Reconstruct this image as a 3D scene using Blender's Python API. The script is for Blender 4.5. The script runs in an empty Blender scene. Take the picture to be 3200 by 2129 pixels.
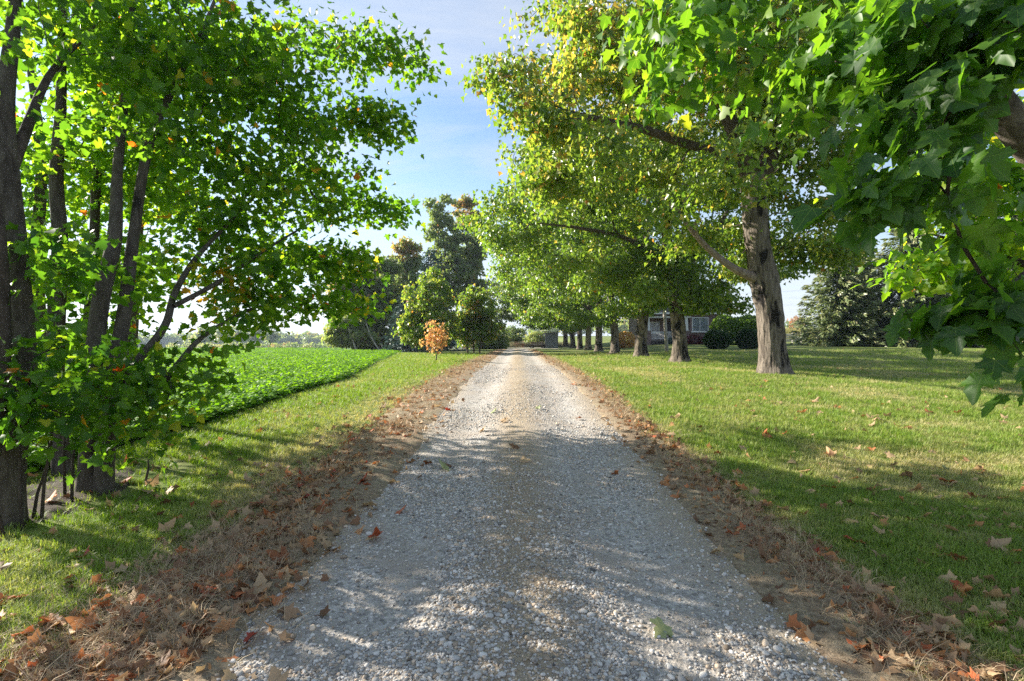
import bpy, math, random
import numpy as np
from mathutils import Vector, Matrix

random.seed(7)
RNG = np.random.default_rng(7)
R = math.radians
sc = bpy.context.scene
COL = sc.collection

# ------------------------------------------------------------------ camera
CAM_Z = 1.55
cam_d = bpy.data.cameras.new('camera')
cam = bpy.data.objects.new('camera', cam_d)
COL.objects.link(cam)
cam.location = (0, 0, CAM_Z)
cam.rotation_euler = (R(90), 0, 0)
cam_d.sensor_width = 36.0
cam_d.lens = 18.0
cam_d.shift_x = -15 / 3200
cam_d.shift_y = 1.5 / 3200
cam_d.clip_start = 0.05
cam_d.clip_end = 6000
sc.camera = cam

# ------------------------------------------------------------------ sky and sun
SUN_AZ, SUN_EL = 66.0, 26.0            # degrees towards -X from +Y, elevation
S = Vector((-math.sin(R(SUN_AZ)) * math.cos(R(SUN_EL)), math.cos(R(SUN_AZ)) * math.cos(R(SUN_EL)), math.sin(R(SUN_EL))))
w = bpy.data.worlds.new('World')
sc.world = w
w.use_nodes = True
nt = w.node_tree
nt.nodes.clear()
N = nt.nodes.new
L = nt.links.new
sky = N('ShaderNodeTexSky')
sky.sky_type = 'NISHITA'
sky.sun_disc = False
sky.sun_elevation = R(SUN_EL)
sky.sun_rotation = R(-SUN_AZ)
sky.air_density = 1.0
sky.dust_density = 0.25
sky.ozone_density = 1.6
tc = N('ShaderNodeTexCoord')
sep = N('ShaderNodeSeparateXYZ')
L(tc.outputs['Generated'], sep.inputs[0])
mx = N('ShaderNodeMath'); mx.operation = 'MAXIMUM'; mx.inputs[1].default_value = 0.02
ad = N('ShaderNodeMath'); ad.operation = 'ADD'; ad.inputs[1].default_value = 0.12
L(sep.outputs[2], mx.inputs[0]); L(mx.outputs[0], ad.inputs[0])
dv = N('ShaderNodeVectorMath'); dv.operation = 'DIVIDE'
cmb = N('ShaderNodeCombineXYZ')
for i in range(3):
    L(ad.outputs[0], cmb.inputs[i])
L(tc.outputs['Generated'], dv.inputs[0]); L(cmb.outputs[0], dv.inputs[1])
mp = N('ShaderNodeMapping'); mp.inputs['Scale'].default_value = (0.55, 1.25, 0.0); mp.inputs['Rotation'].default_value = (0, 0, R(35)); mp.inputs['Location'].default_value = (2.3, 0.7, 0)
L(dv.outputs[0], mp.inputs[0])
nz = N('ShaderNodeTexNoise'); nz.inputs['Scale'].default_value = 1.1; nz.inputs['Detail'].default_value = 9; nz.inputs['Roughness'].default_value = 0.62; nz.inputs['Distortion'].default_value = 0.7
L(mp.outputs[0], nz.inputs['Vector'])
cr = N('ShaderNodeValToRGB'); cr.color_ramp.elements[0].position = 0.42; cr.color_ramp.elements[1].position = 0.68
cr.color_ramp.elements[0].color = (0, 0, 0, 1); cr.color_ramp.elements[1].color = (0.8, 0.8, 0.8, 1)
L(nz.outputs['Fac'], cr.inputs[0])
mixc = N('ShaderNodeMixRGB'); mixc.inputs[2].default_value = (3.7, 3.9, 4.2, 1)
hz = N('ShaderNodeValToRGB'); he = hz.color_ramp.elements
he[0].position = 0.0; he[0].color = (0.80, 0.80, 0.80, 1); he[1].position = 0.28; he[1].color = (0, 0, 0, 1)
hm = he.new(0.10); hm.color = (0.50, 0.50, 0.50, 1)
L(sep.outputs[2], hz.inputs[0])
mixh = N('ShaderNodeMixRGB'); mixh.inputs[2].default_value = (3.4, 3.5, 3.9, 1)
L(hz.outputs[0], mixh.inputs[0]); L(sky.outputs[0], mixh.inputs[1])
L(cr.outputs[0], mixc.inputs[0]); L(mixh.outputs[0], mixc.inputs[1])
bg = N('ShaderNodeBackground'); bg.inputs[1].default_value = 0.082
out = N('ShaderNodeOutputWorld')
L(mixc.outputs[0], bg.inputs[0]); L(bg.outputs[0], out.inputs[0])

sun_d = bpy.data.lights.new('sun', 'SUN')
sun_d.energy = 5.0
sun_d.angle = R(0.55)
sun_d.color = (1.0, 0.93, 0.82)
sun = bpy.data.objects.new('sun', sun_d)
COL.objects.link(sun)
sun.rotation_euler = (-S).to_track_quat('-Z', 'Y').to_euler()

sc.view_settings.view_transform = 'Standard'
sc.view_settings.look = 'None'
sc.view_settings.exposure = 1.55
sc.view_settings.gamma = 1
sc.cycles.max_bounces = 10
sc.cycles.diffuse_bounces = 5
sc.cycles.glossy_bounces = 2
sc.cycles.transmission_bounces = 8
sc.cycles.transparent_max_bounces = 6
sc.cycles.use_denoising = False
sc.cycles.denoiser = 'OPENIMAGEDENOISE'
sc.cycles.denoising_input_passes = 'RGB_ALBEDO_NORMAL'
sc.cycles.denoising_prefilter = 'ACCURATE'
sc.cycles.use_adaptive_sampling = True
sc.cycles.adaptive_threshold = 0.010
sc.cycles.sample_clamp_indirect = 6.0

# ------------------------------------------------------------------ numeric helpers
def ss(a, b, x):
    t = np.clip((np.asarray(x, float) - a) / (b - a), 0, 1)
    return t * t * (3 - 2 * t)

def _hash(ix, iy, iz):
    h = (ix.astype(np.int64) * 374761393 + iy.astype(np.int64) * 668265263 + iz.astype(np.int64) * 2147483647) & 0xFFFFFFFF
    h = ((h ^ (h >> 13)) * 1274126177) & 0xFFFFFFFF
    h = h ^ (h >> 16)
    return (h & 0xFFFFFF) / float(0xFFFFFF)

def vnoise(x, y, z=0.0):
    x, y, z = np.broadcast_arrays(np.asarray(x, float), np.asarray(y, float), np.asarray(z, float))
    ix, iy, iz = np.floor(x).astype(np.int64), np.floor(y).astype(np.int64), np.floor(z).astype(np.int64)
    fx, fy, fz = x - ix, y - iy, z - iz
    fx, fy, fz = fx * fx * (3 - 2 * fx), fy * fy * (3 - 2 * fy), fz * fz * (3 - 2 * fz)
    r = 0
    for dx in (0, 1):
        wx = fx if dx else 1 - fx
        for dy in (0, 1):
            wy = fy if dy else 1 - fy
            for dz in (0, 1):
                wz = fz if dz else 1 - fz
                r = r + wx * wy * wz * _hash(ix + dx, iy + dy, iz + dz)
    return r

def fbm(x, y, z=0.0, o=3):
    r, a, s = 0, 0.5, 1.0
    for i in range(o):
        r = r + a * vnoise(x * s + 17.3 * i, y * s + 5.1 * i, z * s if np.ndim(z) else z)
        a *= 0.5; s *= 2.03
    return r / (1 - 0.5 ** o)

FD = 1178.5
def P(px, py, d):
    """a spot seen in the photograph, at its real distance d in metres"""
    return np.array([(px - 1189.5) * d / FD, d, CAM_Z - (py - 785.2) * d / FD])

ROW = [(8.05, 16.0), (8.0, 25.1), (8.05, 33.2), (8.0, 41.6), (8.0, 50.0), (8.05, 57.8), (8.0, 65.0), (8.1, 74.0), (8.0, 84.0)]

def H(x, y):
    x = np.asarray(x, float); y = np.asarray(y, float)
    z = 0.5 * ss(2, 17, y)
    rt = ss(7, 18, x)
    z = z - 0.34 * ss(9.2, 13, x) * ss(3, 9, y) * (1 - ss(24, 42, y))
    z = z + rt * (0.72 * np.clip((y - 15) / 50, 0, 1) ** 1.5 + 0.012 * np.clip(y - 65, 0, 500))
    lf = 1 - ss(-14, -2, x)
    z = z - 0.01487 * np.clip(y - 60, 0, 900) * lf
    z = z - 0.010 * np.clip(y - 110, 0, 900) * (1 - lf) * (1 - rt)
    for tx, ty in ROW[:6]:
        z = z + 0.10 * np.exp(-((x - tx) ** 2 + (y - ty) ** 2) / 1.0)
    z = z + 0.07 * (vnoise(x * 0.33, y * 0.33) - 0.5) * ss(1.9, 3.2, np.abs(x - 0.05)) + 0.02 * (vnoise(x * 1.3 + 9, y * 1.3) - 0.5)
    return z

# ------------------------------------------------------------------ mesh helpers
def mesh_np(name, V, F, mat=None, smooth=False, attrs=None, mats=None, midx=None):
    me = bpy.data.meshes.new(name)
    V = np.ascontiguousarray(V, np.float32); F = np.ascontiguousarray(F, np.int32)
    k = F.shape[1]; n = len(F)
    me.vertices.add(len(V)); me.vertices.foreach_set('co', V.ravel())
    me.loops.add(n * k); me.loops.foreach_set('vertex_index', F.ravel())
    me.polygons.add(n); me.polygons.foreach_set('loop_start', np.arange(0, n * k, k, dtype=np.int32))
    if smooth:
        me.polygons.foreach_set('use_smooth', np.ones(n, bool))
    for an, (typ, data) in (attrs or {}).items():
        a = me.attributes.new(an, typ, 'POINT')
        key = {'FLOAT': 'value', 'FLOAT_VECTOR': 'vector', 'FLOAT_COLOR': 'color', 'INT': 'value'}[typ]
        a.data.foreach_set(key, np.ascontiguousarray(data, np.int32 if typ == 'INT' else np.float32).ravel())
    if mat: me.materials.append(mat)
    for m in mats or (): me.materials.append(m)
    if midx is not None: me.polygons.foreach_set('material_index', np.asarray(midx, np.int32))
    me.update()
    me.validate()
    return me

def link(name, me, parent=None, **props):
    o = bpy.data.objects.new(name, me)
    COL.objects.link(o)
    if parent is not None: o.parent = parent
    for k, v in props.items(): o[k] = v
    return o

def thing(name, label, category, loc=(0, 0, 0), rz=0.0, group=None):
    o = bpy.data.objects.new(name, None)
    COL.objects.link(o)
    o.location = loc; o.rotation_euler = (0, 0, rz); o.empty_display_size = 0.2
    o['label'] = label; o['category'] = category
    if group: o['group'] = group
    return o

class B:
    """collects quads and triangles for one part"""
    def __init__(s): s.v = []; s.f = []; s.n = 0
    def add(s, V, F):
        F = np.asarray(F, int)
        if F.shape[1] == 3: F = np.concatenate([F, F[:, 2:3]], 1)
        s.v.append(np.asarray(V, float)); s.f.append(F + s.n); s.n += len(V); return s
    def box(s, c, d, rot=None):
        c = np.asarray(c, float); d = np.asarray(d, float) / 2
        V = np.array([[x, y, z] for x in (-1, 1) for y in (-1, 1) for z in (-1, 1)], float) * d
        if rot is not None: V = V @ np.array(rot).T
        return s.add(V + c, [[0, 1, 3, 2], [4, 6, 7, 5], [0, 4, 5, 1], [2, 3, 7, 6], [0, 2, 6, 4], [1, 5, 7, 3]])
    def tube(s, pts, rad, sides=6, cap=True):
        V, F = tube_np(pts, rad, sides, cap)
        return s.add(V, F)
    def build(s, name, mat, parent=None, smooth=False, **props):
        V = np.concatenate(s.v); F = np.concatenate(s.f)
        me = bpy.data.meshes.new(name)
        me.from_pydata(V.tolist(), [], [list(dict.fromkeys(f)) for f in F.tolist()])
        me.materials.append(mat)
        if smooth: me.polygons.foreach_set('use_smooth', np.ones(len(me.polygons), bool))
        me.update()
        return link(name, me, parent, **props)

def rotz(a): c, s_ = math.cos(a), math.sin(a); return [[c, -s_, 0], [s_, c, 0], [0, 0, 1]]
def roty(a): c, s_ = math.cos(a), math.sin(a); return [[c, 0, s_], [0, 1, 0], [-s_, 0, c]]
def rotx(a): c, s_ = math.cos(a), math.sin(a); return [[1, 0, 0], [0, c, -s_], [0, s_, c]]

def frames(pts):
    pts = np.asarray(pts, float)
    t = np.gradient(pts, axis=0)
    t /= np.linalg.norm(t, axis=1, keepdims=True) + 1e-9
    u = np.cross(t[0], [0.13, 1.0, 0.07]); 
    if np.linalg.norm(u) < 1e-3: u = np.cross(t[0], [1, 0, 0])
    u /= np.linalg.norm(u)
    U = [u]
    for i in range(1, len(pts)):
        u = U[-1] - t[i] * np.dot(U[-1], t[i]); u /= np.linalg.norm(u) + 1e-9
        U.append(u)
    U = np.array(U); W = np.cross(t, U)
    return t, U, W

def tube_np(pts, rad, sides=6, cap=True):
    pts = np.asarray(pts, float); n = len(pts)
    rad = np.broadcast_to(np.asarray(rad, float), (n,))
    t, U, W = frames(pts)
    a = np.arange(sides) * 2 * math.pi / sides
    V = pts[:, None] + rad[:, None, None] * (np.cos(a)[None, :, None] * U[:, None] + np.sin(a)[None, :, None] * W[:, None])
    V = V.reshape(-1, 3)
    i = np.arange(n - 1)[:, None] * sides; j = np.arange(sides)[None]; jn = (j + 1) % sides
    F = np.stack([i + j, i + jn, i + sides + jn, i + sides + j], -1).reshape(-1, 4)
    if cap:
        V = np.vstack([V, pts[:1], pts[-1:]])
        c0, c1 = n * sides, n * sides + 1
        j = np.arange(sides); jn = (j + 1) % sides
        F = np.vstack([F, np.stack([jn, j, np.full(sides, c0), np.full(sides, c0)], 1), np.stack([(n - 1) * sides + j, (n - 1) * sides + jn, np.full(sides, c1), np.full(sides, c1)], 1)])
    return V, F

def tri(F):
    """quads (with repeated last index for triangles) to triangles"""
    F = np.asarray(F)
    a = F[:, :3]; b = F[:, [0, 2, 3]]
    return np.vstack([a, b[b[:, 1] != b[:, 2]]])

# ------------------------------------------------------------------ materials
def new_mat(name):
    m = bpy.data.materials.new(name); m.use_nodes = True
    n = m.node_tree.nodes; n.clear()
    o = n.new('ShaderNodeOutputMaterial')
    p = n.new('ShaderNodeBsdfPrincipled')
    m.node_tree.links.new(p.outputs[0], o.inputs[0])
    return m, m.node_tree, p, o

def ramp(nt, src, stops):
    r = nt.nodes.new('ShaderNodeValToRGB')
    e = r.color_ramp.elements
    while len(e) < len(stops): e.new(0.5)
    for i, (pos, c) in enumerate(stops):
        e[i].position = pos; e[i].color = (*c, 1)
    nt.links.new(src, r.inputs[0]); return r.outputs[0]

def noise_node(nt, scale, detail=5, rough=0.6, coord='Object', mscale=(1, 1, 1), dist=0.0):
    tc = nt.nodes.new('ShaderNodeTexCoord'); mp = nt.nodes.new('ShaderNodeMapping'); mp.inputs['Scale'].default_value = mscale
    nt.links.new(tc.outputs[coord], mp.inputs[0])
    n = nt.nodes.new('ShaderNodeTexNoise'); n.inputs['Scale'].default_value = scale; n.inputs['Detail'].default_value = detail; n.inputs['Roughness'].default_value = rough; n.inputs['Distortion'].default_value = dist
    nt.links.new(mp.outputs[0], n.inputs['Vector']); return n.outputs['Fac']

def mixrgb(nt, fac, a, b, op='MIX'):
    m = nt.nodes.new('ShaderNodeMixRGB'); m.blend_type = op
    for i, v in enumerate((fac, a, b)):
        if hasattr(v, 'is_output') or isinstance(v, bpy.types.NodeSocket): nt.links.new(v, m.inputs[i])
        elif i == 0: m.inputs[0].default_value = v
        else: m.inputs[i].default_value = (*v, 1)
    return m.outputs[0]

def bump(nt, p, h, strength=0.5, dist=0.02):
    b = nt.nodes.new('ShaderNodeBump'); b.inputs['Strength'].default_value = strength; b.inputs['Distance'].default_value = dist
    nt.links.new(h, b.inputs['Height']); nt.links.new(b.outputs[0], p.inputs['Normal'])

def plain(name, c, rough=0.8, scale=6.0, var=0.35, bmp=0.3, metal=0.0, mscale=(1, 1, 1), spec=0.3):
    m, nt, p, o = new_mat(name)
    f = noise_node(nt, scale, 6, 0.65, 'Object', mscale)
    lo = tuple(x * (1 - var) for x in c); hi = tuple(min(1, x * (1 + var)) for x in c)
    nt.links.new(ramp(nt, f, [(0.3, lo), (0.7, hi)]), p.inputs['Base Color'])
    p.inputs['Roughness'].default_value = rough; p.inputs['Metallic'].default_value = metal
    p.inputs['Specular IOR Level'].default_value = spec
    if bmp: bump(nt, p, f, bmp, 0.01)
    return m

GREENS = [(0.0, (0.026, 0.080, 0.014)), (0.45, (0.080, 0.175, 0.018)), (0.70, (0.155, 0.240, 0.026)), (0.84, (0.26, 0.25, 0.03)), (0.92, (0.38, 0.20, 0.03)), (1.0, (0.36, 0.06, 0.015))]
def leaf_mat(name, stops=GREENS, trans=0.45, gain=(2.9, 2.75, 0.9), rough=0.42, veins=False, spec=0.45):
    m, nt, p, o = new_mat(name)
    at = nt.nodes.new('ShaderNodeAttribute'); at.attribute_name = 'tint'
    col = ramp(nt, at.outputs['Fac'], stops)
    if veins:
        la = nt.nodes.new('ShaderNodeAttribute'); la.attribute_name = 'luv'
        sp = nt.nodes.new('ShaderNodeSeparateXYZ'); nt.links.new(la.outputs['Vector'], sp.inputs[0])
        def mth(op, a, b=None):
            n = nt.nodes.new('ShaderNodeMath'); n.operation = op
            for i, v in enumerate((a, b)):
                if v is None: continue
                if isinstance(v, (int, float)): n.inputs[i].default_value = v
                else: nt.links.new(v, n.inputs[i])
            return n.outputs[0]
        ang = mth('ARCTAN2', sp.outputs[0], sp.outputs[1])
        d = mth('PINGPONG', mth('ABSOLUTE', ang), 0.46)
        ln = nt.nodes.new('ShaderNodeVectorMath'); ln.operation = 'LENGTH'; nt.links.new(la.outputs['Vector'], ln.inputs[0])
        v = mth('LESS_THAN', mth('MULTIPLY', d, ln.outputs['Value']), 0.011)
        v = mth('MULTIPLY', v, 0.55)
        col = mixrgb(nt, v, col, (0.16, 0.24, 0.05))
    nt.links.new(col, p.inputs['Base Color'])
    p.inputs['Roughness'].default_value = rough
    p.inputs['Specular IOR Level'].default_value = spec
    tr = nt.nodes.new('ShaderNodeBsdfTranslucent')
    nt.links.new(mixrgb(nt, 1.0, col, gain, 'MULTIPLY'), tr.inputs[0])
    ms = nt.nodes.new('ShaderNodeMixShader'); ms.inputs[0].default_value = trans
    nt.links.new(p.outputs[0], ms.inputs[1]); nt.links.new(tr.outputs[0], ms.inputs[2]); nt.links.new(ms.outputs[0], o.inputs[0])
    return m

def inst_mat(name, rough=0.6, trans=0.0, gain=(1.6, 1.6, 0.8), spec=0.3, bmp=None):
    """colour comes with each scattered piece"""
    m, nt, p, o = new_mat(name)
    at = nt.nodes.new('ShaderNodeAttribute'); at.attribute_type = 'INSTANCER'; at.attribute_name = 'col'
    col = at.outputs['Color']
    nt.links.new(col, p.inputs['Base Color'])
    p.inputs['Roughness'].default_value = rough; p.inputs['Specular IOR Level'].default_value = spec
    if bmp: bump(nt, p, noise_node(nt, bmp, 4), 0.3, 0.004)
    if trans:
        tr = nt.nodes.new('ShaderNodeBsdfTranslucent')
        nt.links.new(mixrgb(nt, 1.0, col, gain, 'MULTIPLY'), tr.inputs[0])
        ms = nt.nodes.new('ShaderNodeMixShader'); ms.inputs[0].default_value = trans
        nt.links.new(p.outputs[0], ms.inputs[1]); nt.links.new(tr.outputs[0], ms.inputs[2]); nt.links.new(ms.outputs[0], o.inputs[0])
    return m

def bark_mat(name, light, dark, moss=None, vs=0.18, scale=9.0, mossamt=0.55):
    m, nt, p, o = new_mat(name)
    f = noise_node(nt, scale, 8, 0.7, 'Object', (1, 1, vs), 0.6)
    c = ramp(nt, f, [(0.34, dark), (0.52, tuple((a + b) / 2 for a, b in zip(light, dark))), (0.68, light)])
    f2 = noise_node(nt, 3.0, 6, 0.65, 'Object', (1, 1, 0.35), 0.4)
    if moss: c = mixrgb(nt, ramp(nt, f2, [(mossamt, (0, 0, 0)), (mossamt + 0.07, (1, 1, 1))]), c, moss)
    nt.links.new(c, p.inputs['Base Color']); p.inputs['Roughness'].default_value = 0.9; p.inputs['Specular IOR Level'].default_value = 0.2
    f3 = noise_node(nt, scale * 3.2, 6, 0.75, 'Object', (1, 1, vs * 0.7), 0.3)
    bump(nt, p, mixrgb(nt, 0.5, f, f3), 1.0, 0.09)
    return m

M = {}
M['bark_old'] = bark_mat('old maple bark', (0.31, 0.26, 0.21), (0.06, 0.047, 0.037), (0.018, 0.015, 0.013), 0.14, 10, 0.53)
M['bark_dark'] = bark_mat('mossy and shaded maple bark', (0.30, 0.25, 0.19), (0.055, 0.043, 0.033), (0.016, 0.014, 0.012), 0.16, 10, 0.50)  # real moss, plus shade on the row trunks put into the colour
M['bark_young'] = bark_mat('young maple bark', (0.20, 0.17, 0.14), (0.07, 0.055, 0.045), (0.035, 0.032, 0.026), 0.3, 14, 0.60)
M['bark_limb'] = bark_mat('maple limb bark', (0.17, 0.135, 0.11), (0.06, 0.046, 0.038), None, 0.5, 12)
M['bark_dead'] = bark_mat('bare dead limb', (0.38, 0.31, 0.26), (0.16, 0.11, 0.09), None, 0.5, 9)
M['bark_pale'] = bark_mat('pale birch bark', (0.60, 0.56, 0.5), (0.24, 0.21, 0.18), None, 0.5, 8)
M['bark_spruce'] = bark_mat('spruce bark', (0.17, 0.13, 0.10), (0.07, 0.05, 0.04), None, 0.4, 8)
M['leaf'] = leaf_mat('maple leaf', trans=0.62, gain=(3.3, 2.9, 0.9))
M['leaf_near'] = leaf_mat('broad maple leaf', trans=0.50, veins=True, rough=0.46, spec=0.45)
ROWG = [(0.0, (0.050, 0.110, 0.020)), (0.45, (0.125, 0.210, 0.030)), (0.70, (0.235, 0.285, 0.055)), (0.84, (0.38, 0.33, 0.09)), (0.92, (0.42, 0.25, 0.07)), (1.0, (0.42, 0.13, 0.04))]
M['leaf_row'] = leaf_mat('row maple leaf', ROWG, trans=0.46, gain=(2.1, 2.0, 0.9), rough=0.36, spec=0.6)
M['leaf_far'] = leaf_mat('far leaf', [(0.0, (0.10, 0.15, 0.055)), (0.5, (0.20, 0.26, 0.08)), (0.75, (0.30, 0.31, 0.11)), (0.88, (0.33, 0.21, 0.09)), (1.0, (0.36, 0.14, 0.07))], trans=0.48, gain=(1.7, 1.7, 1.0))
M['leaf_orange'] = leaf_mat('orange leaf', [(0.0, (0.50, 0.38, 0.14)), (0.4, (0.64, 0.40, 0.17)), (0.8, (0.64, 0.31, 0.12)), (1.0, (0.52, 0.18, 0.06))], trans=0.42, gain=(1.3, 1.3, 1.0))
M['needle_blue'] = leaf_mat('blue spruce needle', [(0, (0.03, 0.065, 0.06)), (1, (0.09, 0.15, 0.14))], trans=0.12, gain=(1.3, 1.3, 1.1))
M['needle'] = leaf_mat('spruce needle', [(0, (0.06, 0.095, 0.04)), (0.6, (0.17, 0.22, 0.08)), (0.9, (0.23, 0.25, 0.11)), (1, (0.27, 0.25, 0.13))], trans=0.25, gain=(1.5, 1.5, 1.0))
M['yew'] = leaf_mat('yew needle', [(0, (0.008, 0.028, 0.010)), (1, (0.035, 0.085, 0.018))], trans=0.15, gain=(1.5, 1.5, 1))
M['fallen'] = leaf_mat('fallen leaf', [(0.0, (0.10, 0.05, 0.025)), (0.2, (0.24, 0.13, 0.07)), (0.4, (0.42, 0.29, 0.17)), (0.55, (0.5, 0.36, 0.2)), (0.66, (0.48, 0.21, 0.08)), (0.8, (0.47, 0.13, 0.05)), (0.9, (0.30, 0.04, 0.03)), (0.95, (0.16, 0.22, 0.07)), (1.0, (0.30, 0.34, 0.16))], trans=0.2, gain=(1.3, 1.2, 1), rough=0.6, spec=0.25)

# ------------------------------------------------------------------ leaf shapes
def leaf_template(half, fan=True, fold=0.22, droop=0.30, petiole=0.0, centre=(0, 0.30)):
    right = np.array(half, float)
    left = right[1:-1][::-1] * [-1, 1]
    ol = np.vstack([right, left])
    V = np.vstack([[centre], ol]); n = len(ol)
    F = [[0, 1 + i, 1 + (i + 1) % n] for i in range(n)]
    z = fold * np.abs(V[:, 0]) - droop * np.clip(V[:, 1], 0, 2) ** 2
    V = np.column_stack([V, z])
    if petiole:
        b = len(V)
        V = np.vstack([V, [[-0.014, 0.02, 0.0], [0.014, 0.02, 0.0], [0.0, -petiole, 0.06]]])
        F.append([b, b + 1, b + 2])
    return V, np.array(F)

HI = leaf_template([(0, 0), (.14, -.06), (.28, -.06), (.44, -.11), (.42, .0), (.40, .08), (.52, .18), (.68, .27), (.62, .37), (.69, .51), (.55, .50), (.46, .50), (.32, .46), (.28, .55), (.36, .69), (.26, .74), (.14, .88), (0, 1.02)], petiole=0.55, fold=.30)
HI[0][:, 2] -= .42 * HI[0][:, 0] ** 2 - .03 * np.sin(9 * HI[0][:, 0]) - .03 * np.cos(11 * HI[0][:, 1])
MID = leaf_template([(0, 0), (.42, -.09), (.37, .09), (.69, .40), (.33, .44), (.34, .68), (0, 1.0)])
LOW = (np.array([[0, 0, 0], [.62, .32, .10], [.28, .56, 0], [0, 1, -.28], [-.28, .56, 0], [-.62, .32, .10]], float), np.array([[0, 1, 2], [0, 2, 3], [0, 3, 4], [0, 4, 5]]))
OVAL = (np.array([[0, 0, 0], [.30, .4, .05], [0, 1, -.2], [-.30, .4, .05]], float), np.array([[0, 1, 2], [0, 2, 3]]))

def leaf_frames(tip, nrm):
    tip = tip / (np.linalg.norm(tip, axis=1, keepdims=True) + 1e-9)
    nrm = nrm - tip * (nrm * tip).sum(1, keepdims=True)
    nrm = nrm / (np.linalg.norm(nrm, axis=1, keepdims=True) + 1e-9)
    return np.cross(tip, nrm), tip, nrm

def leaves_mesh(name, tmpl, pos, tip, nrm, size, tint, mat, curl=None, luv=False):
    V0, F0 = tmpl
    n = len(pos); k = len(V0)
    X, Y, Z = leaf_frames(tip, nrm)
    cz = np.ones(n) if curl is None else curl
    V = pos[:, None] + size[:, None, None] * (V0[None, :, 0:1] * X[:, None] + V0[None, :, 1:2] * Y[:, None] + (V0[None, :, 2:3] * cz[:, None, None]) * Z[:, None])
    F = (F0[None] + (np.arange(n) * k)[:, None, None]).reshape(-1, 3)
    at = {'tint': ('FLOAT', np.repeat(np.clip(tint, 0, 1), k))}
    if luv: at['luv'] = ('FLOAT_VECTOR', np.tile(np.column_stack([V0[:, :2], np.zeros(k)]), (n, 1)))
    return mesh_np(name, V.reshape(-1, 3), F, mat, attrs=at)

# ------------------------------------------------------------------ trees
def cap_points(caps, n, rng, shell=0.0):
    """points inside capsules (p0, p1, r) or ellipsoids ('e', c, rx, ry, rz)"""
    wts = []
    for c in caps:
        if isinstance(c[0], str): wts.append((c[2] * c[3] * c[4]) ** 0.8 * 4)
        else: wts.append((np.linalg.norm(np.subtract(c[1], c[0])) + c[2]) * (c[2] + 0.18) ** 1.25 * (c[3] if len(c) > 3 else 1.0))
    wts = np.array(wts); wts /= wts.sum()
    pick = rng.choice(len(caps), n, p=wts)
    out = np.zeros((n, 3))
    for i, c in enumerate(caps):
        m = pick == i; k = m.sum()
        if not k: continue
        d = rng.normal(size=(k, 3)); d /= np.linalg.norm(d, axis=1, keepdims=True)
        r = rng.random(k) ** (1 / 3)
        if isinstance(c[0], str):
            r = np.where(rng.random(k) < shell, 0.80 + 0.22 * rng.random(k), r)
            # lumpy outline
            lump = 0.80 + 0.36 * vnoise(d[:, 0] * 2.1 + c[1][0], d[:, 1] * 2.1 + c[1][1], d[:, 2] * 2.1 + 3)
            out[m] = np.asarray(c[1]) + d * (r * lump)[:, None] * np.array(c[2:5])
        else:
            t = rng.random(k)[:, None]
            out[m] = np.asarray(c[0]) * (1 - t) + np.asarray(c[1]) * t + d * r[:, None] * c[2]
    return out

def grow(stems, targets, rng, minz=0.0, rtip=0.006, pw=2.35, step=0.5, kink=0.06, up=0.1):
    cap = sum(len(s[0]) for s in stems) + len(targets) * 40
    pos = np.zeros((cap, 3)); dr = np.zeros((cap, 3)); par = np.full(cap, -1); fixed = np.zeros(cap); ok = np.zeros(cap, bool); cid = np.full(cap, -1)
    n = 0
    for pts, rad in stems:
        pts = np.asarray(pts, float); t, _, _ = frames(pts)
        for i in range(len(pts)):
            pos[n] = pts[i]; dr[n] = t[i]; par[n] = n - 1 if i else -1; fixed[n] = rad[i]; ok[n] = pts[i][2] > minz; n += 1
    nst = n
    d0 = np.min(np.linalg.norm(targets[:, None] - pos[None, :nst], axis=2), axis=1)
    chains = []
    for ti in np.argsort(d0):
        T = targets[ti]
        v = T - pos[:n]; d = np.linalg.norm(v, axis=1)
        cs = (v * dr[:n]).sum(1) / (d + 1e-6)
        cost = d * (1 + 0.55 * (1 - cs)) + np.where(ok[:n], 0, 1e3)
        j = int(np.argmin(cost)); D = d[j]
        if D < 0.08: continue
        k = int(min(max(2, round(D / step)), 36))
        c = pos[j] + dr[j] * D * 0.38 + np.array([0, 0, up * D])
        tt = (np.arange(1, k + 1) / k)[:, None]
        pts = (1 - tt) ** 2 * pos[j] + 2 * tt * (1 - tt) * c + tt ** 2 * T
        if k > 2: pts[:-1] += rng.normal(scale=kink * min(1.0, D / 3), size=(k - 1, 3))
        idx = [j]; pv = j
        for p in pts:
            pos[n] = p; q = p - pos[pv]; dr[n] = q / (np.linalg.norm(q) + 1e-9); par[n] = pv; ok[n] = True; cid[n] = len(chains); idx.append(n); pv = n; n += 1
        chains.append((idx, ti))
    acc = np.zeros(n); leafn = np.ones(n, bool); leafn[par[:n][par[:n] >= 0]] = False
    acc[leafn] = rtip ** pw
    for i in range(n - 1, -1, -1):
        if par[i] >= 0: acc[par[i]] += acc[i]
    rad = acc ** (1 / pw)
    rad = np.where(fixed[:n] > 0, fixed[:n], rad)
    limb = []
    for idx, ti in chains:
        c = cid[idx[0]]
        limb.append(len(limb) if c < 0 else limb[c])
    return pos[:n], rad, chains, np.array(limb, int)

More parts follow.
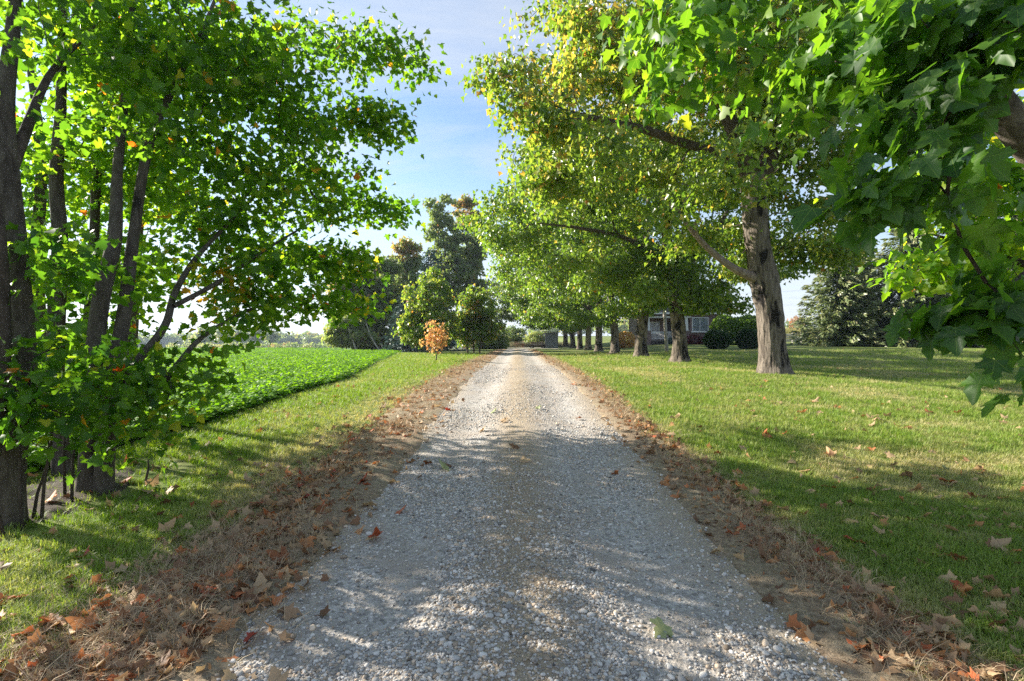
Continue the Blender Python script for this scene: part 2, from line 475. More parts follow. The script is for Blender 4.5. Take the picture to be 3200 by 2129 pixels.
def smooth_path(pts, rad, n):
    pts = np.asarray(pts, float); rad = np.asarray(rad, float)
    s = np.concatenate([[0], np.cumsum(np.linalg.norm(np.diff(pts, axis=0), axis=1))])
    u = np.linspace(0, s[-1], n)
    m = np.gradient(pts, s, axis=0)
    out = np.zeros((n, 3))
    for k, x in enumerate(u):
        i = min(np.searchsorted(s, x, 'right') - 1, len(s) - 2); h = s[i + 1] - s[i]; t = (x - s[i]) / h
        out[k] = (2 * t ** 3 - 3 * t ** 2 + 1) * pts[i] + (t ** 3 - 2 * t ** 2 + t) * h * m[i] + (-2 * t ** 3 + 3 * t ** 2) * pts[i + 1] + (t ** 3 - t ** 2) * h * m[i + 1]
    return out, np.interp(u, s, rad)

def trunk_mesh(name, pts, rad, mat, sides=40, step=0.06, flare=0.45, fh=0.8, ridge=0.06, seed=0, lump=0.06, base=True):
    Ls = np.linalg.norm(np.diff(np.asarray(pts, float), axis=0), axis=1).sum()
    n = max(6, int(Ls / step))
    c, r = smooth_path(pts, rad, n)
    t, U, W = frames(c)
    a = np.arange(sides) * 2 * math.pi / sides
    ca, sa = np.cos(a)[None], np.sin(a)[None]
    hgt = (c[:, 2] - c[0, 2])[:, None]
    f = 1 + lump * 2 * (vnoise(ca * 1.3 + seed, sa * 1.3, hgt * 1.1) - 0.5)
    kx, ky = ca * sides / 7, sa * sides / 7
    rn = vnoise(kx + seed * 3, ky, hgt * 1.6) * 0.65 + vnoise(kx * 2.1, ky * 2.1 + seed, hgt * 4.5) * 0.35
    f = f + ridge * (np.abs(rn - 0.5) * 4 - 0.8)
    if base:
        fl = np.clip(1 - hgt / fh, 0, 1) ** 2
        f = f + flare * fl * (0.65 + 0.7 * vnoise(ca * 2.2 + seed, sa * 2.2 + 4, 0.0))
    V = c[:, None] + (r[:, None] * f)[..., None] * (ca[..., None] * U[:, None] + sa[..., None] * W[:, None])
    V = V.reshape(-1, 3)
    i = np.arange(n - 1)[:, None] * sides; j = np.arange(sides)[None]; jn = (j + 1) % sides
    F = np.stack([i + j, i + jn, i + sides + jn, i + sides + j], -1).reshape(-1, 4)
    return mesh_np(name, V, F, mat, smooth=True)

def in_view(p, margin=0.0):
    u = p[:, 0] / np.maximum(p[:, 1], 1e-3); v = (p[:, 2] - CAM_Z) / np.maximum(p[:, 1], 1e-3)
    return (p[:, 1] > 0.3) & (np.abs(u) < 1.0 + margin) & (np.abs(v) < 0.66 + margin)

LEAF_PROTO = {}
def leaf_proto(tmpl, key, mat, tint, curl):
    k = (key, mat.name, round(tint * 12), round(curl * 2))
    if k not in LEAF_PROTO:
        LEAF_PROTO[k] = leaves_mesh('leaf', tmpl, np.zeros((1, 3)), np.array([[0, 1., 0]]), np.array([[0, 0, 1.]]), np.ones(1), np.array([k[2] / 12]), mat, np.array([k[3] / 2]), luv=True)
    return LEAF_PROTO[k]

def place_leaf(name, tmpl, key, mat, pos, tip, nrm, size, tint, curl, parent, **props):
    X, Y, Z = leaf_frames(tip[None], nrm[None])
    o = link(name, leaf_proto(tmpl, key, mat, tint, curl), parent, **props)
    m = Matrix(((X[0][0], Y[0][0], Z[0][0], pos[0]), (X[0][1], Y[0][1], Z[0][1], pos[1]), (X[0][2], Y[0][2], Z[0][2], pos[2]), (0, 0, 0, 1)))
    if parent is not None: m.translation -= parent.location
    o.matrix_basis = m @ Matrix.Diagonal((size, size, size, 1))
    return o

def make_tree(name, label, category, stems, caps, ntgt, nleaf, size, tmpl, lmat, tintf, seed, group=None, bark='bark_young', limbbark='bark_limb', minz=1.0,
              spray=(0.5, 0.14), tilt=0.5, droop=0.45, rtip=0.006, pw=2.35, step=0.5, leaf_parts=0, key='mid', trunk=None, limb_r=0.03, shell=0.4, luv=False, hang=0.0, root=None, sides=5, kink=0.06, leafmin=0.0, up=0.1, clump=False, sunny=0.7, clear=None):
    rng = np.random.default_rng(seed)
    base = np.array(stems[0][0][0] if root is None else root.location, float)
    if root is None:
        root = thing(name, label, category, tuple(base), 0, group)
    tg = cap_points(caps, int(ntgt * (1.7 if clump else 1)), rng, shell)
    if clump:
        tg = tg[np.argsort(-vnoise(tg[:, 0] * .55 + seed, tg[:, 1] * .55, tg[:, 2] * .62) - .25 * rng.random(len(tg)))[:ntgt]]
    gstems = []
    for pts, rad in stems:
        Ls = np.linalg.norm(np.diff(np.asarray(pts, float), axis=0), axis=1).sum()
        gstems.append(smooth_path(pts, rad, max(4, int(Ls / 0.4))))
    for i, (pts, rad) in enumerate(stems):
        kw = dict(trunk or {})
        me = trunk_mesh('trunk', np.asarray(pts) - base, rad, M[bark if i == 0 or kw.get('allbark') else limbbark], seed=seed + i, base=(i == 0 or kw.get('allbase', False)), **{k: v for k, v in kw.items() if k not in ('allbark', 'allbase')})
        link('trunk' if (i == 0 or kw.get('allbase')) else 'limb', me, root)
    pos, rad, chains, limb = grow(gstems, tg, rng, minz, rtip, pw, step, kink, up)
    groups = {}
    for (idx, ti), lb in zip(chains, limb): groups.setdefault(lb, []).append(idx)
    tw = B()
    for lb, chs in groups.items():
        r0 = rad[chs[0][1]]
        b = B() if r0 > limb_r else tw
        for idx in chs:
            r = rad[idx].copy(); r[0] = min(r[0], r[1] * 1.25); r[-1] = max(r[-1] * 0.4, 0.002)
            b.tube(pos[idx] - base, r, sides if r[1] > 0.012 else 3, cap=False)
        if b is not tw:
            V = np.concatenate(b.v); F = tri(np.concatenate(b.f))
            link('limb', mesh_np('limb', V, F, M[limbbark], smooth=True), root)
    if tw.v:
        link('twigs', mesh_np('twigs', np.concatenate(tw.v), tri(np.concatenate(tw.f)), M[limbbark], smooth=True), root, kind='stuff')
    # leaves around the twig ends
    n = nleaf
    ci = rng.integers(0, len(chains), n)
    T = np.array([pos[c[0][-1]] for c in chains]); A = np.array([pos[c[0][max(0, len(c[0]) - 3)]] for c in chains])
    t = rng.random(n)[:, None] ** 0.7
    centre = A[ci] * (1 - t) + T[ci] * t
    off = np.clip(rng.normal(size=(n, 3)), -1.7, 1.7) * [spray[0], spray[0], spray[1]] * 0.6
    p = centre + off
    p[:, 2] -= hang * np.linalg.norm(off[:, :2], axis=1)
    tip = off * [1, 1, 0.2] + rng.normal(scale=0.35 * spray[0], size=(n, 3)); tip /= np.linalg.norm(tip, axis=1, keepdims=True) + 1e-9
    tip[:, 2] -= droop * (0.4 + 1.2 * rng.random(n))
    nrm = np.array([0, 0, 0.7]) + rng.normal(scale=tilt, size=(n, 3)) + sunny * np.array(S)
    sz = size * (0.65 + 0.6 * rng.random(n))
    tint = tintf(p, rng)
    curl = 0.3 + 1.6 * rng.random(n)
    if clear is not None:
        k = ~clear(p)
        p, tip, nrm, sz, tint, curl = p[k], tip[k], nrm[k], sz[k], tint[k], curl[k]
    if leafmin: 
        k = p[:, 2] > leafmin
        p, tip, nrm, sz, tint, curl = p[k], tip[k], nrm[k], sz[k], tint[k], curl[k]
    if leaf_parts:
        d = np.linalg.norm(p - [0, 0, CAM_Z], axis=1) / sz + np.where(in_view(p), 0, 1e4)
        pick = np.argsort(d)[:leaf_parts]
        for q in pick:
            place_leaf('leaf', tmpl, key, lmat, p[q], tip[q], nrm[q], float(sz[q]), float(tint[q]), float(curl[q]), root)
        keep = np.ones(len(p), bool); keep[pick] = False
        p, tip, nrm, sz, tint, curl = p[keep], tip[keep], nrm[keep], sz[keep], tint[keep], curl[keep]
    link('foliage', leaves_mesh('foliage', tmpl, p - base, tip, nrm, sz, tint, lmat, curl, luv), root, kind='stuff')
    return root

def tint_green(mean=0.35, sd=0.16, odd=0.02, orange=None):
    def f(p, rng):
        t = mean + sd * rng.normal(size=len(p)) + 0.22 * (vnoise(p[:, 0] * 0.9, p[:, 1] * 0.9, p[:, 2] * 0.9) - 0.5)
        t = np.clip(t, 0, 0.78)
        o = rng.random(len(p)) < odd
        t[o] = 0.78 + 0.2 * rng.random(o.sum())
        for c, r, amt, lo, hi in orange or ():
            m = (np.linalg.norm(p - np.asarray(c), axis=1) < r) & (rng.random(len(p)) < amt)
            t[m] = lo + (hi - lo) * rng.random(m.sum())
        return t
    return f

# ------------------------------------------------------------------ scatter with geometry nodes (uncountable ground cover)
def scatter(name, pts, rot, scl, col, protos, pid=None):
    c = bpy.data.collections.new(name + '_pieces')
    for i, me in enumerate(protos):
        o = bpy.data.objects.new(f'{name}_piece_{chr(97 + i)}', me); c.objects.link(o)
    n = len(pts)
    me = bpy.data.meshes.new(name)
    me.vertices.add(n); me.vertices.foreach_set('co', np.ascontiguousarray(pts, np.float32).ravel())
    def at(nm, typ, key, data):
        a = me.attributes.new(nm, typ, 'POINT'); a.data.foreach_set(key, data.ravel())
    at('rot', 'FLOAT_VECTOR', 'vector', np.ascontiguousarray(rot, np.float32))
    at('scl', 'FLOAT_VECTOR', 'vector', np.ascontiguousarray(scl if np.ndim(scl) == 2 else np.repeat(np.asarray(scl)[:, None], 3, 1), np.float32))
    at('col', 'FLOAT_COLOR', 'color', np.ascontiguousarray(np.column_stack([col, np.ones(n)]), np.float32))
    at('pid', 'INT', 'value', np.ascontiguousarray(RNG.integers(0, len(protos), n) if pid is None else pid, np.int32))
    o = link(name, me, kind='stuff')
    g = bpy.data.node_groups.new(name, 'GeometryNodeTree')
    g.interface.new_socket('Geometry', in_out='INPUT', socket_type='NodeSocketGeometry'); g.interface.new_socket('Geometry', in_out='OUTPUT', socket_type='NodeSocketGeometry')
    gi = g.nodes.new('NodeGroupInput'); go = g.nodes.new('NodeGroupOutput')
    ip = g.nodes.new('GeometryNodeInstanceOnPoints')
    cinf = g.nodes.new('GeometryNodeCollectionInfo'); cinf.inputs['Collection'].default_value = c; cinf.inputs['Separate Children'].default_value = True; cinf.inputs['Reset Children'].default_value = True
    def na(nm, t):
        x = g.nodes.new('GeometryNodeInputNamedAttribute'); x.data_type = t; x.inputs['Name'].default_value = nm; return x.outputs['Attribute']
    e2r = g.nodes.new('FunctionNodeEulerToRotation')
    l = g.links.new
    l(gi.outputs[0], ip.inputs['Points']); l(cinf.outputs[0], ip.inputs['Instance']); ip.inputs['Pick Instance'].default_value = True
    l(na('pid', 'INT'), ip.inputs['Instance Index']); l(na('rot', 'FLOAT_VECTOR'), e2r.inputs[0]); l(e2r.outputs[0], ip.inputs['Rotation']); l(na('scl', 'FLOAT_VECTOR'), ip.inputs['Scale'])
    l(ip.outputs[0], go.inputs[0])
    md = o.modifiers.new('scatter', 'NODES'); md.node_group = g
    return o

def depth_sample(n, y0, y1, power, rng, wide=1.12, pad=0.6):
    u = rng.random(n)
    k = 1 - power
    y = (y0 ** k + u * (y1 ** k - y0 ** k)) ** (1 / k)
    x = (rng.random(n) * 2 - 1) * (y * wide + pad)
    return x, y

# =================================================================== THE SETTING
def axis(fine0, fine1, step, lo, hi, g=1.16):
    a = list(np.arange(fine0, fine1 + 1e-6, step))
    s = step; v = fine1; up = []
    while v < hi: s *= g; v += s; up.append(min(v, hi))
    s = step; v = fine0; dn = []
    while v > lo: s *= g; v -= s; dn.append(max(v, lo))
    return np.array(dn[::-1] + a + up)

def sheet(name, xs, ys, zf, mat, **props):
    X, Y = np.meshgrid(xs, ys)
    Z = zf(X, Y)
    V = np.stack([X, Y, Z], -1).reshape(-1, 3)
    nx, ny = len(xs), len(ys)
    i = np.arange(ny - 1)[:, None] * nx; j = np.arange(nx - 1)[None]
    F = np.stack([i + j, i + j + 1, i + nx + j + 1, i + nx + j], -1).reshape(-1, 4)
    return link(name, mesh_np(name, V, F, mat, smooth=True), **props)

EDGE_Y = np.array([-40, 0, 6, 9, 14, 19, 28, 45, 50, 54, 70, 430, 900.])
EDGE_X = np.array([-9, -6.0, -5.2, -4.85, -4.9, -5.5, -7.2, -10.3, -13.0, -24.0, -26.0, -120, -300.])
def edge(y): return np.interp(y, EDGE_Y, EDGE_X) + 0.25 * (vnoise(np.asarray(y) * 0.6, 3.0) - 0.5)

def dryness(x, y):
    """how parched the grass is: along the shoulders, and in worn patches"""
    d = 0.85 * np.exp(-((x + 2.6) / 0.55) ** 2) * ss(3.5, 6, y) * (1 - ss(10, 15, y))
    d = d + 0.75 * np.exp(-((x + 1.9) / 0.5) ** 2) + 0.8 * np.exp(-((x - 2.0) / 0.28) ** 2)
    d = d + 0.55 * ss(0.50, 0.74, fbm(x * 0.5 + 3, y * 0.35, o=3)) * ss(2.2, 3.4, np.abs(x)) * np.where(x > 0, 1.0, 0.45)
    d = d + 0.30 * ss(0.45, 0.7, vnoise(x * 2.3, y * 2.3)) * np.where(x > 0, 1.0, 0.6)
    for px, py, rx, ry in ((6.8, 8.3, 0.9, 0.35), (7.2, 6.1, 0.7, 0.4), (5.9, 9.9, 0.5, 0.25)):
        d = d + 0.7 * np.exp(-((x - px) / rx) ** 2 - ((y - py) / ry) ** 2)
    return np.clip(d, 0, 1)

def grass_col(x, y, rng):
    n = len(x)
    d = np.clip(dryness(x, y) + 0.20 * rng.normal(size=n), 0, 1)[:, None]
    g1 = np.array([0.12, 0.225, 0.022]); g2 = np.array([0.225, 0.30, 0.050]); st = np.array([0.50, 0.42, 0.24])
    left = (1 - ss(-3.2, -1.0, x))[:, None]
    t = rng.random(n)[:, None]
    g = g1 * (1 - t) + g2 * t
    g = g * (1 - left) + left * (np.array([0.13, 0.25, 0.010]) * (1 - t) + t * np.array([0.22, 0.32, 0.018]))
    return g * (1 - d) + st * (0.75 + 0.5 * rng.random(n)[:, None]) * d

# lawn material: the same dryness idea in nodes, under the blades
m, nt_, p_, o_ = new_mat('lawn')
f1 = noise_node(nt_, 0.55, 6, 0.6); f2 = noise_node(nt_, 14.0, 5, 0.7); f3 = noise_node(nt_, 2.3, 4, 0.6)
c1 = ramp(nt_, f2, [(0.30, (0.06, 0.10, 0.02)), (0.5, (0.12, 0.18, 0.03)), (0.72, (0.22, 0.25, 0.07))])
c2 = ramp(nt_, f2, [(0.30, (0.15, 0.12, 0.06)), (0.7, (0.42, 0.36, 0.2))])
msk = mixrgb(nt_, 0.5, ramp(nt_, f1, [(0.47, (0, 0, 0)), (0.66, (1, 1, 1))]), ramp(nt_, f3, [(0.45, (0, 0, 0)), (0.75, (1, 1, 1))]))
nt_.links.new(mixrgb(nt_, msk, c1, c2), p_.inputs['Base Color'])
p_.inputs['Roughness'].default_value = 0.9; p_.inputs['Specular IOR Level'].default_value = 0.1
bump(nt_, p_, f2, 0.9, 0.04)
M['lawn'] = m

RX = 0.08
xs = axis(-14, 16, 0.17, -2600, 2600); ys = axis(0.5, 24, 0.17, -400, 3200)
sheet('ground', xs, ys, lambda x, y: H(x, y) - 0.16 * (1 - ss(1.2, 1.6, np.abs(x - RX))) * (1 - ss(64, 68, y)) * ss(-12, -11, y), M['lawn'], kind='structure')

# gravel lane: stones bedded in dust, paler wheel tracks, straw-coloured middle
m, nt_, p_, o_ = new_mat('gravel')
tcn = nt_.nodes.new('ShaderNodeTexCoord'); spn = nt_.nodes.new('ShaderNodeSeparateXYZ'); nt_.links.new(tcn.outputs['Object'], spn.inputs[0])
vor = nt_.nodes.new('ShaderNodeTexVoronoi'); vor.inputs['Scale'].default_value = 42; nt_.links.new(tcn.outputs['Object'], vor.inputs['Vector'])
fine = noise_node(nt_, 90, 4, 0.7); big = noise_node(nt_, 1.6, 5, 0.6)
stone = ramp(nt_, vor.outputs['Color'], [(0.1, (0.24, 0.22, 0.20)), (0.5, (0.42, 0.39, 0.35)), (0.9, (0.60, 0.565, 0.52))])
dust = ramp(nt_, fine, [(0.3, (0.30, 0.255, 0.21)), (0.7, (0.50, 0.44, 0.375))])
trk = nt_.nodes.new('ShaderNodeMath'); trk.operation = 'PINGPONG'; trk.inputs[1].default_value = 0.80
nt_.links.new(spn.outputs[0], trk.inputs[0])          # 0 in the middle, 0.8 in each wheel track
w1 = mixrgb(nt_, 0.55, trk.outputs[0], big, 'ADD')
gm = ramp(nt_, w1, [(0.40, (0, 0, 0)), (0.75, (1, 1, 1))])
mid = ramp(nt_, fine, [(0.3, (0.28, 0.22, 0.155)), (0.7, (0.50, 0.42, 0.315))])
base = mixrgb(nt_, ramp(nt_, big, [(0.42, (0, 0, 0)), (0.6, (1, 1, 1))]), stone, dust)
nt_.links.new(mixrgb(nt_, gm, mid, base), p_.inputs['Base Color'])
p_.inputs['Roughness'].default_value = 0.95; p_.inputs['Specular IOR Level'].default_value = 0.15
hsum = mixrgb(nt_, 0.5, vor.outputs['Distance'], fine)
bump(nt_, p_, hsum, 1.0, 0.02)
M['gravel'] = m

RX = 0.08
def road_z(x, y):
    u = (x - RX) / 1.78
    crown = 0.045 * np.exp(-((x - RX) / 0.42) ** 2) - 0.03 * np.exp(-((np.abs(x - RX) - 0.85) / 0.3) ** 2)
    edge_n = 0.05 * (fbm(x * 1.6, y * 0.9, o=3) - 0.5)
    z = H(x, y) + 0.045 * (1 - np.abs(u) ** 6) - 0.030 + crown + 0.014 * (fbm(x * 5, y * 5, o=3) - 0.5)
    z = z + edge_n * np.abs(u) ** 3 - 0.25 * ss(0.97, 1.06, np.abs(u))
    return z
sheet('gravel_road', np.linspace(RX - 1.92, RX + 1.92, 72), axis(1.0, 20, 0.07, -12, 68, 1.05), road_z, M['gravel'], kind='structure')

# straw and leaf-litter shoulders
m, nt_, p_, o_ = new_mat('litter')
f1 = noise_node(nt_, 26, 6, 0.75); f2 = noise_node(nt_, 2.2, 5, 0.6)
ca = ramp(nt_, f1, [(0.28, (0.12, 0.085, 0.055)), (0.5, (0.31, 0.225, 0.15)), (0.74, (0.52, 0.41, 0.28))])
cb = ramp(nt_, f1, [(0.28, (0.14, 0.11, 0.07)), (0.74, (0.50, 0.42, 0.29))])
nt_.links.new(mixrgb(nt_, ramp(nt_, f2, [(0.4, (0, 0, 0)), (0.62, (1, 1, 1))]), ca, cb), p_.inputs['Base Color'])
p_.inputs['Roughness'].default_value = 0.95; p_.inputs['Specular IOR Level'].default_value = 0.1
bump(nt_, p_, f1, 1.0, 0.03)
M['litter'] = m
def verge_z(x0, x1):
    def f(x, y):
        c, h = (x0 + x1) / 2, (x1 - x0) / 2
        u = np.abs((x - c) / h)
        return H(x, y) + 0.034 - 0.055 * u ** 3 + 0.06 * (fbm(x * 1.3 + 7, y * 1.0, o=3) - 0.5) - 0.25 * ss(0.93, 1.0, u)
    return f
sheet('verge', np.linspace(-2.45, -1.25, 34), axis(1.0, 20, 0.09, -12, 66, 1.05), verge_z(-2.45, -1.25), M['litter'], kind='structure')
sheet('verge', np.linspace(1.45, 2.14, 24), axis(1.0, 20, 0.09, -12, 66, 1.05), verge_z(1.45, 2.14), M['litter'], kind='structure')

m, nt_, p_, o_ = new_mat('leaf mould')
f1 = noise_node(nt_, 22, 6, 0.75)
nt_.links.new(ramp(nt_, f1, [(0.3, (0.022, 0.016, 0.012)), (0.55, (0.07, 0.048, 0.03)), (0.8, (0.20, 0.13, 0.08))]), p_.inputs['Base Color']); p_.inputs['Roughness'].default_value = 0.95
bump(nt_, p_, f1, 1.0, 0.03)
M['mould'] = m
sheet('bare_soil', np.linspace(-5.9, -3.1, 40), np.linspace(3.2, 6.9, 52), lambda x, y: H(x, y) + 0.03 + 0.05 * (fbm(x * 2, y * 2, o=3) - 0.5) - 0.10 * ((x + 4.5) / 1.1) ** 2 - 0.10 * ((y - 4.95) / 1.6) ** 2, M['mould'], kind='structure')

M['rootsoil'] = plain('root soil', (.16, .12, .08), .95, 20, .5, .6)
for tx, ty in ROW[:4]:
    sheet('bare_soil', np.linspace(tx - 1.3, tx + 1.3, 36), np.linspace(ty - 1.2, ty + 1.0, 32), lambda x, y: H(x, y) + 0.035 + 0.09 * (fbm(x * 2.5, y * 2.5, o=3) - 0.5) - 0.16 * (((x - tx) / 1.0) ** 2 + ((y - ty + .05) / .85) ** 2), M['rootsoil'], kind='structure')

# farm yard at the end of the lane
m, nt_, p_, o_ = new_mat('yard')
f1 = noise_node(nt_, 0.5, 6, 0.65); f2 = noise_node(nt_, 9, 5, 0.7)
nt_.links.new(mixrgb(nt_, ramp(nt_, f1, [(0.42, (0, 0, 0)), (0.56, (1, 1, 1))]), ramp(nt_, f2, [(0.3, (0.27, 0.23, 0.19)), (0.7, (0.42, 0.37, 0.31))]), ramp(nt_, f2, [(0.3, (0.08, 0.11, 0.03)), (0.7, (0.2, 0.2, 0.08))])), p_.inputs['Base Color'])
p_.inputs['Roughness'].default_value = 0.95
M['yard'] = m
sheet('yard', np.linspace(-13, 7, 40), np.linspace(65, 100, 50), lambda x, y: H(x, y) + 0.03 - 0.3 * ss(0.85, 1.0, np.maximum(np.abs((x + 3) / 10), np.abs((y - 82.5) / 17.5))) + 0.05 * (vnoise(x, y) - 0.5), M['yard'], kind='structure')

# crop field: a sheet of leafy canopy
m, nt_, p_, o_ = new_mat('crop')
f1 = noise_node(nt_, 5.0, 6, 0.75); f2 = noise_node(nt_, 0.12, 4, 0.6)
ca = ramp(nt_, f1, [(0.3, (0.035, 0.10, 0.012)), (0.5, (0.085, 0.20, 0.02)), (0.7, (0.16, 0.29, 0.035))])
cb = ramp(nt_, f1, [(0.3, (0.06, 0.12, 0.016)), (0.7, (0.21, 0.30, 0.05))])
nt_.links.new(mixrgb(nt_, ramp(nt_, f2, [(0.4, (0, 0, 0)), (0.65, (1, 1, 1))]), ca, cb), p_.inputs['Base Color'])
p_.inputs['Roughness'].default_value = 0.6
bump(nt_, p_, f1, 1.0, 0.25)
M['crop'] = m
yy = axis(2, 40, 0.5, -120, 430, 1.08)
uu = np.concatenate([np.linspace(0, 3, 13), np.geomspace(3.6, 420, 46)])
X = edge(yy)[:, None] - uu[None]; Y = np.repeat(yy[:, None], len(uu), 1)
Z = H(X, Y) + 0.10 * ss(0.05, 0.8, uu)[None] + 0.08 * (vnoise(X * 1.2, Y * 1.2) - 0.5) * ss(0.2, 1, uu)[None] - 0.03 * (uu[None] < 0.01)
nx = len(uu); i = np.arange(len(yy) - 1)[:, None] * nx; j = np.arange(nx - 1)[None]
F = np.stack([i + j, i + nx + j, i + nx + j + 1, i + j + 1], -1).reshape(-1, 4)
link('crop_field', mesh_np('crop_field', np.stack([X, Y, Z], -1).reshape(-1, 3), F, M['crop'], smooth=True), kind='structure')

# ------------------------------------------------------------------ ground cover pieces
M['blade'] = inst_mat('grass blade', 0.55, 0.30, (1.9, 1.9, 0.9))
M['straw'] = inst_mat('straw', 0.7, 0.15, (1.2, 1.2, 1.0), 0.2)
M['pebble'] = inst_mat('pebble', 0.85, 0.0, spec=0.25)
M['cropleaf'] = inst_mat('crop leaf', 0.6, 0.42, (2.0, 1.9, 0.7), 0.25)

def tuft(seed, nb, hgt, wid, spread, lean):
    r = np.random.default_rng(seed); V = []; F = []
    for b in range(nb):
        a = r.random() * 6.283; c = np.array([math.cos(a), math.sin(a), 0]); px = np.array([-c[1], c[0], 0])
        o = c * spread * r.random(); h = hgt * (0.55 + 0.7 * r.random()); l = lean * (0.3 + r.random()); w_ = wid * (0.7 + 0.6 * r.random())
        n = len(V)
        V += [o - px * w_, o + px * w_, o + c * l * h * 0.45 + [0, 0, h * 0.6] + px * w_ * 0.7, o + c * l * h * 0.45 + [0, 0, h * 0.6] - px * w_ * 0.7, o + c * l * h * 1.1 + [0, 0, h * (1.0 - 0.25 * l)]]
        F += [[n, n + 1, n + 2], [n, n + 2, n + 3], [n + 3, n + 2, n + 4]]
    return np.array(V), np.array(F)

rng = np.random.default_rng(11)
pro = [mesh_np('tuft', *tuft(s, 9, 0.060, 0.0024, 0.035, 0.8), M['blade']) for s in range(6)]
x, y = depth_sample(210000, 1.9, 42, 1.15, rng)
k = (x > edge(y) + 0.05) & ~((x > -1.85) & (x < 1.84 + 0.35 * (fbm(y * 1.4, 2.0) - 0.4))) & ~((x < -1.85) & (x > -2.5) & (rng.random(len(x)) < 0.62)) & ~((((x + 4.45) / 1.0) ** 2 + ((y - 4.9) / 1.5) ** 2 < 1) & (rng.random(len(x)) < 0.85))
for tx, ty in ROW[:4]: k &= ~((((x - tx) / .85) ** 2 + ((y - ty + .05) / .75) ** 2 < 1) & (rng.random(len(x)) < .8))
x, y = x[k], y[k]
n = len(x)
dry = dryness(x, y)
scatter('grass', np.column_stack([x, y, H(x, y) - 0.004]), np.column_stack([rng.normal(scale=.12, size=n), rng.normal(scale=.12, size=n), rng.random(n) * 6.28]),
        (0.55 + 0.55 * rng.random(n)) * (1 + y * 0.045) * (1 - 0.35 * dry), grass_col(x, y, rng), pro)

# straw thatch on the shoulders and along the middle of the lane
pro = [mesh_np('straw', *tuft(50 + s, 8, 0.048, 0.0016, 0.06, 3.0), M['straw']) for s in range(5)]
n = 26000
yv = (1.9 ** -0.3 + rng.random(n) * (34 ** -0.3 - 1.9 ** -0.3)) ** (1 / -0.3)
sel = rng.random(n)
xv = np.where(sel < 0.50, -2.02 + 0.28 * rng.normal(size=n), np.where(sel < 0.86, 1.90 + 0.14 * rng.normal(size=n), RX + 0.22 * rng.normal(size=n)))
kk = rng.random(n) < 0.25 + 0.75 * ss(0.35, 0.6, fbm(xv * 1.7, yv * 1.1, o=3))
xv, yv, sel = xv[kk], yv[kk], sel[kk]; n = len(xv)
midm = sel >= 0.86
tr = rng.random(n)[:, None]
cl = np.array([0.54, 0.44, 0.28]) * (1 - tr) + tr * np.array([0.36, 0.235, 0.15])
cl = cl * (0.7 + 0.6 * rng.random(n)[:, None])
zz = np.where(np.abs(xv - RX) < 1.6, road_z(xv, yv), H(xv, yv) + 0.012)
scatter('straw_thatch', np.column_stack([xv, yv, zz]), np.column_stack([rng.normal(scale=.35, size=n), rng.normal(scale=.35, size=n), rng.random(n) * 6.28]),
        np.where(midm, 0.45, 0.9) * (0.5 + 0.6 * rng.random(n)) * (1 + yv * 0.04), cl, pro)

# gravel stones
def pebble(seed):
    r = np.random.default_rng(seed)
    import bmesh
    bm = bmesh.new(); bmesh.ops.create_icosphere(bm, subdivisions=2, radius=1.0)
    V = np.array([v.co[:] for v in bm.verts]); F = np.array([[v.index for v in f.verts] for f in bm.faces]); bm.free()
    for q in range(7):
        d = r.normal(size=3); d /= np.linalg.norm(d); lim = 0.62 + 0.3 * r.random(); s_ = V @ d
        V = V - np.clip(s_ - lim, 0, 9)[:, None] * d
    V *= [1.0 + 0.35 * r.random(), 0.8 + 0.2 * r.random(), 0.55 + 0.2 * r.random()]
    return mesh_np('pebble', V, F, M['pebble'], smooth=False)
pro = [pebble(s) for s in range(8)]
n = 150000
yv = (1.8 ** -0.55 + rng.random(n) * (22 ** -0.55 - 1.8 ** -0.55)) ** (1 / -0.55)
xv = RX + (rng.random(n) * 2 - 1) * 1.85
au = np.abs(xv - RX)
dens = 0.16 + 0.84 * ss(0.42, 0.57, fbm(xv * 1.1 + 2, yv * 0.55, o=3)) 
dens = dens * (1 - 0.62 * np.exp(-((au - 0.05) / 0.3) ** 2)) * (1 - 0.55 * np.exp(-((au - 0.85) / 0.22) ** 2) * ss(0.45, 0.6, vnoise(xv * 0.8, yv * 0.35))) * (1 - ss(1.5, 1.8, au + 0.2 * (vnoise(yv * 1.2, 7.0) - 0.5)))
k = rng.random(n) < dens
xv, yv = xv[k], yv[k]; n = len(xv)
g = rng.random(n)[:, None]
cl = np.array([0.26, 0.245, 0.225]) * (1 - g) + g * np.array([0.68, 0.64, 0.585])
warm = (rng.random(n) < 0.2)[:, None]
cl = np.where(warm, cl * [1.1, 0.92, 0.74], cl)
cl[rng.random(n) < 0.05] *= 0.4
sz = 0.0036 + 0.0066 * rng.random(n) ** 1.6 + 0.012 * (rng.random(n) < 0.05) * rng.random(n)
sz = sz * (1 + yv * 0.03)
scatter('gravel_stones', np.column_stack([xv, yv, road_z(xv, yv) + sz * 0.25]), np.column_stack([rng.normal(scale=.25, size=n), rng.normal(scale=.25, size=n), rng.random(n) * 6.28]), sz, cl, pro)

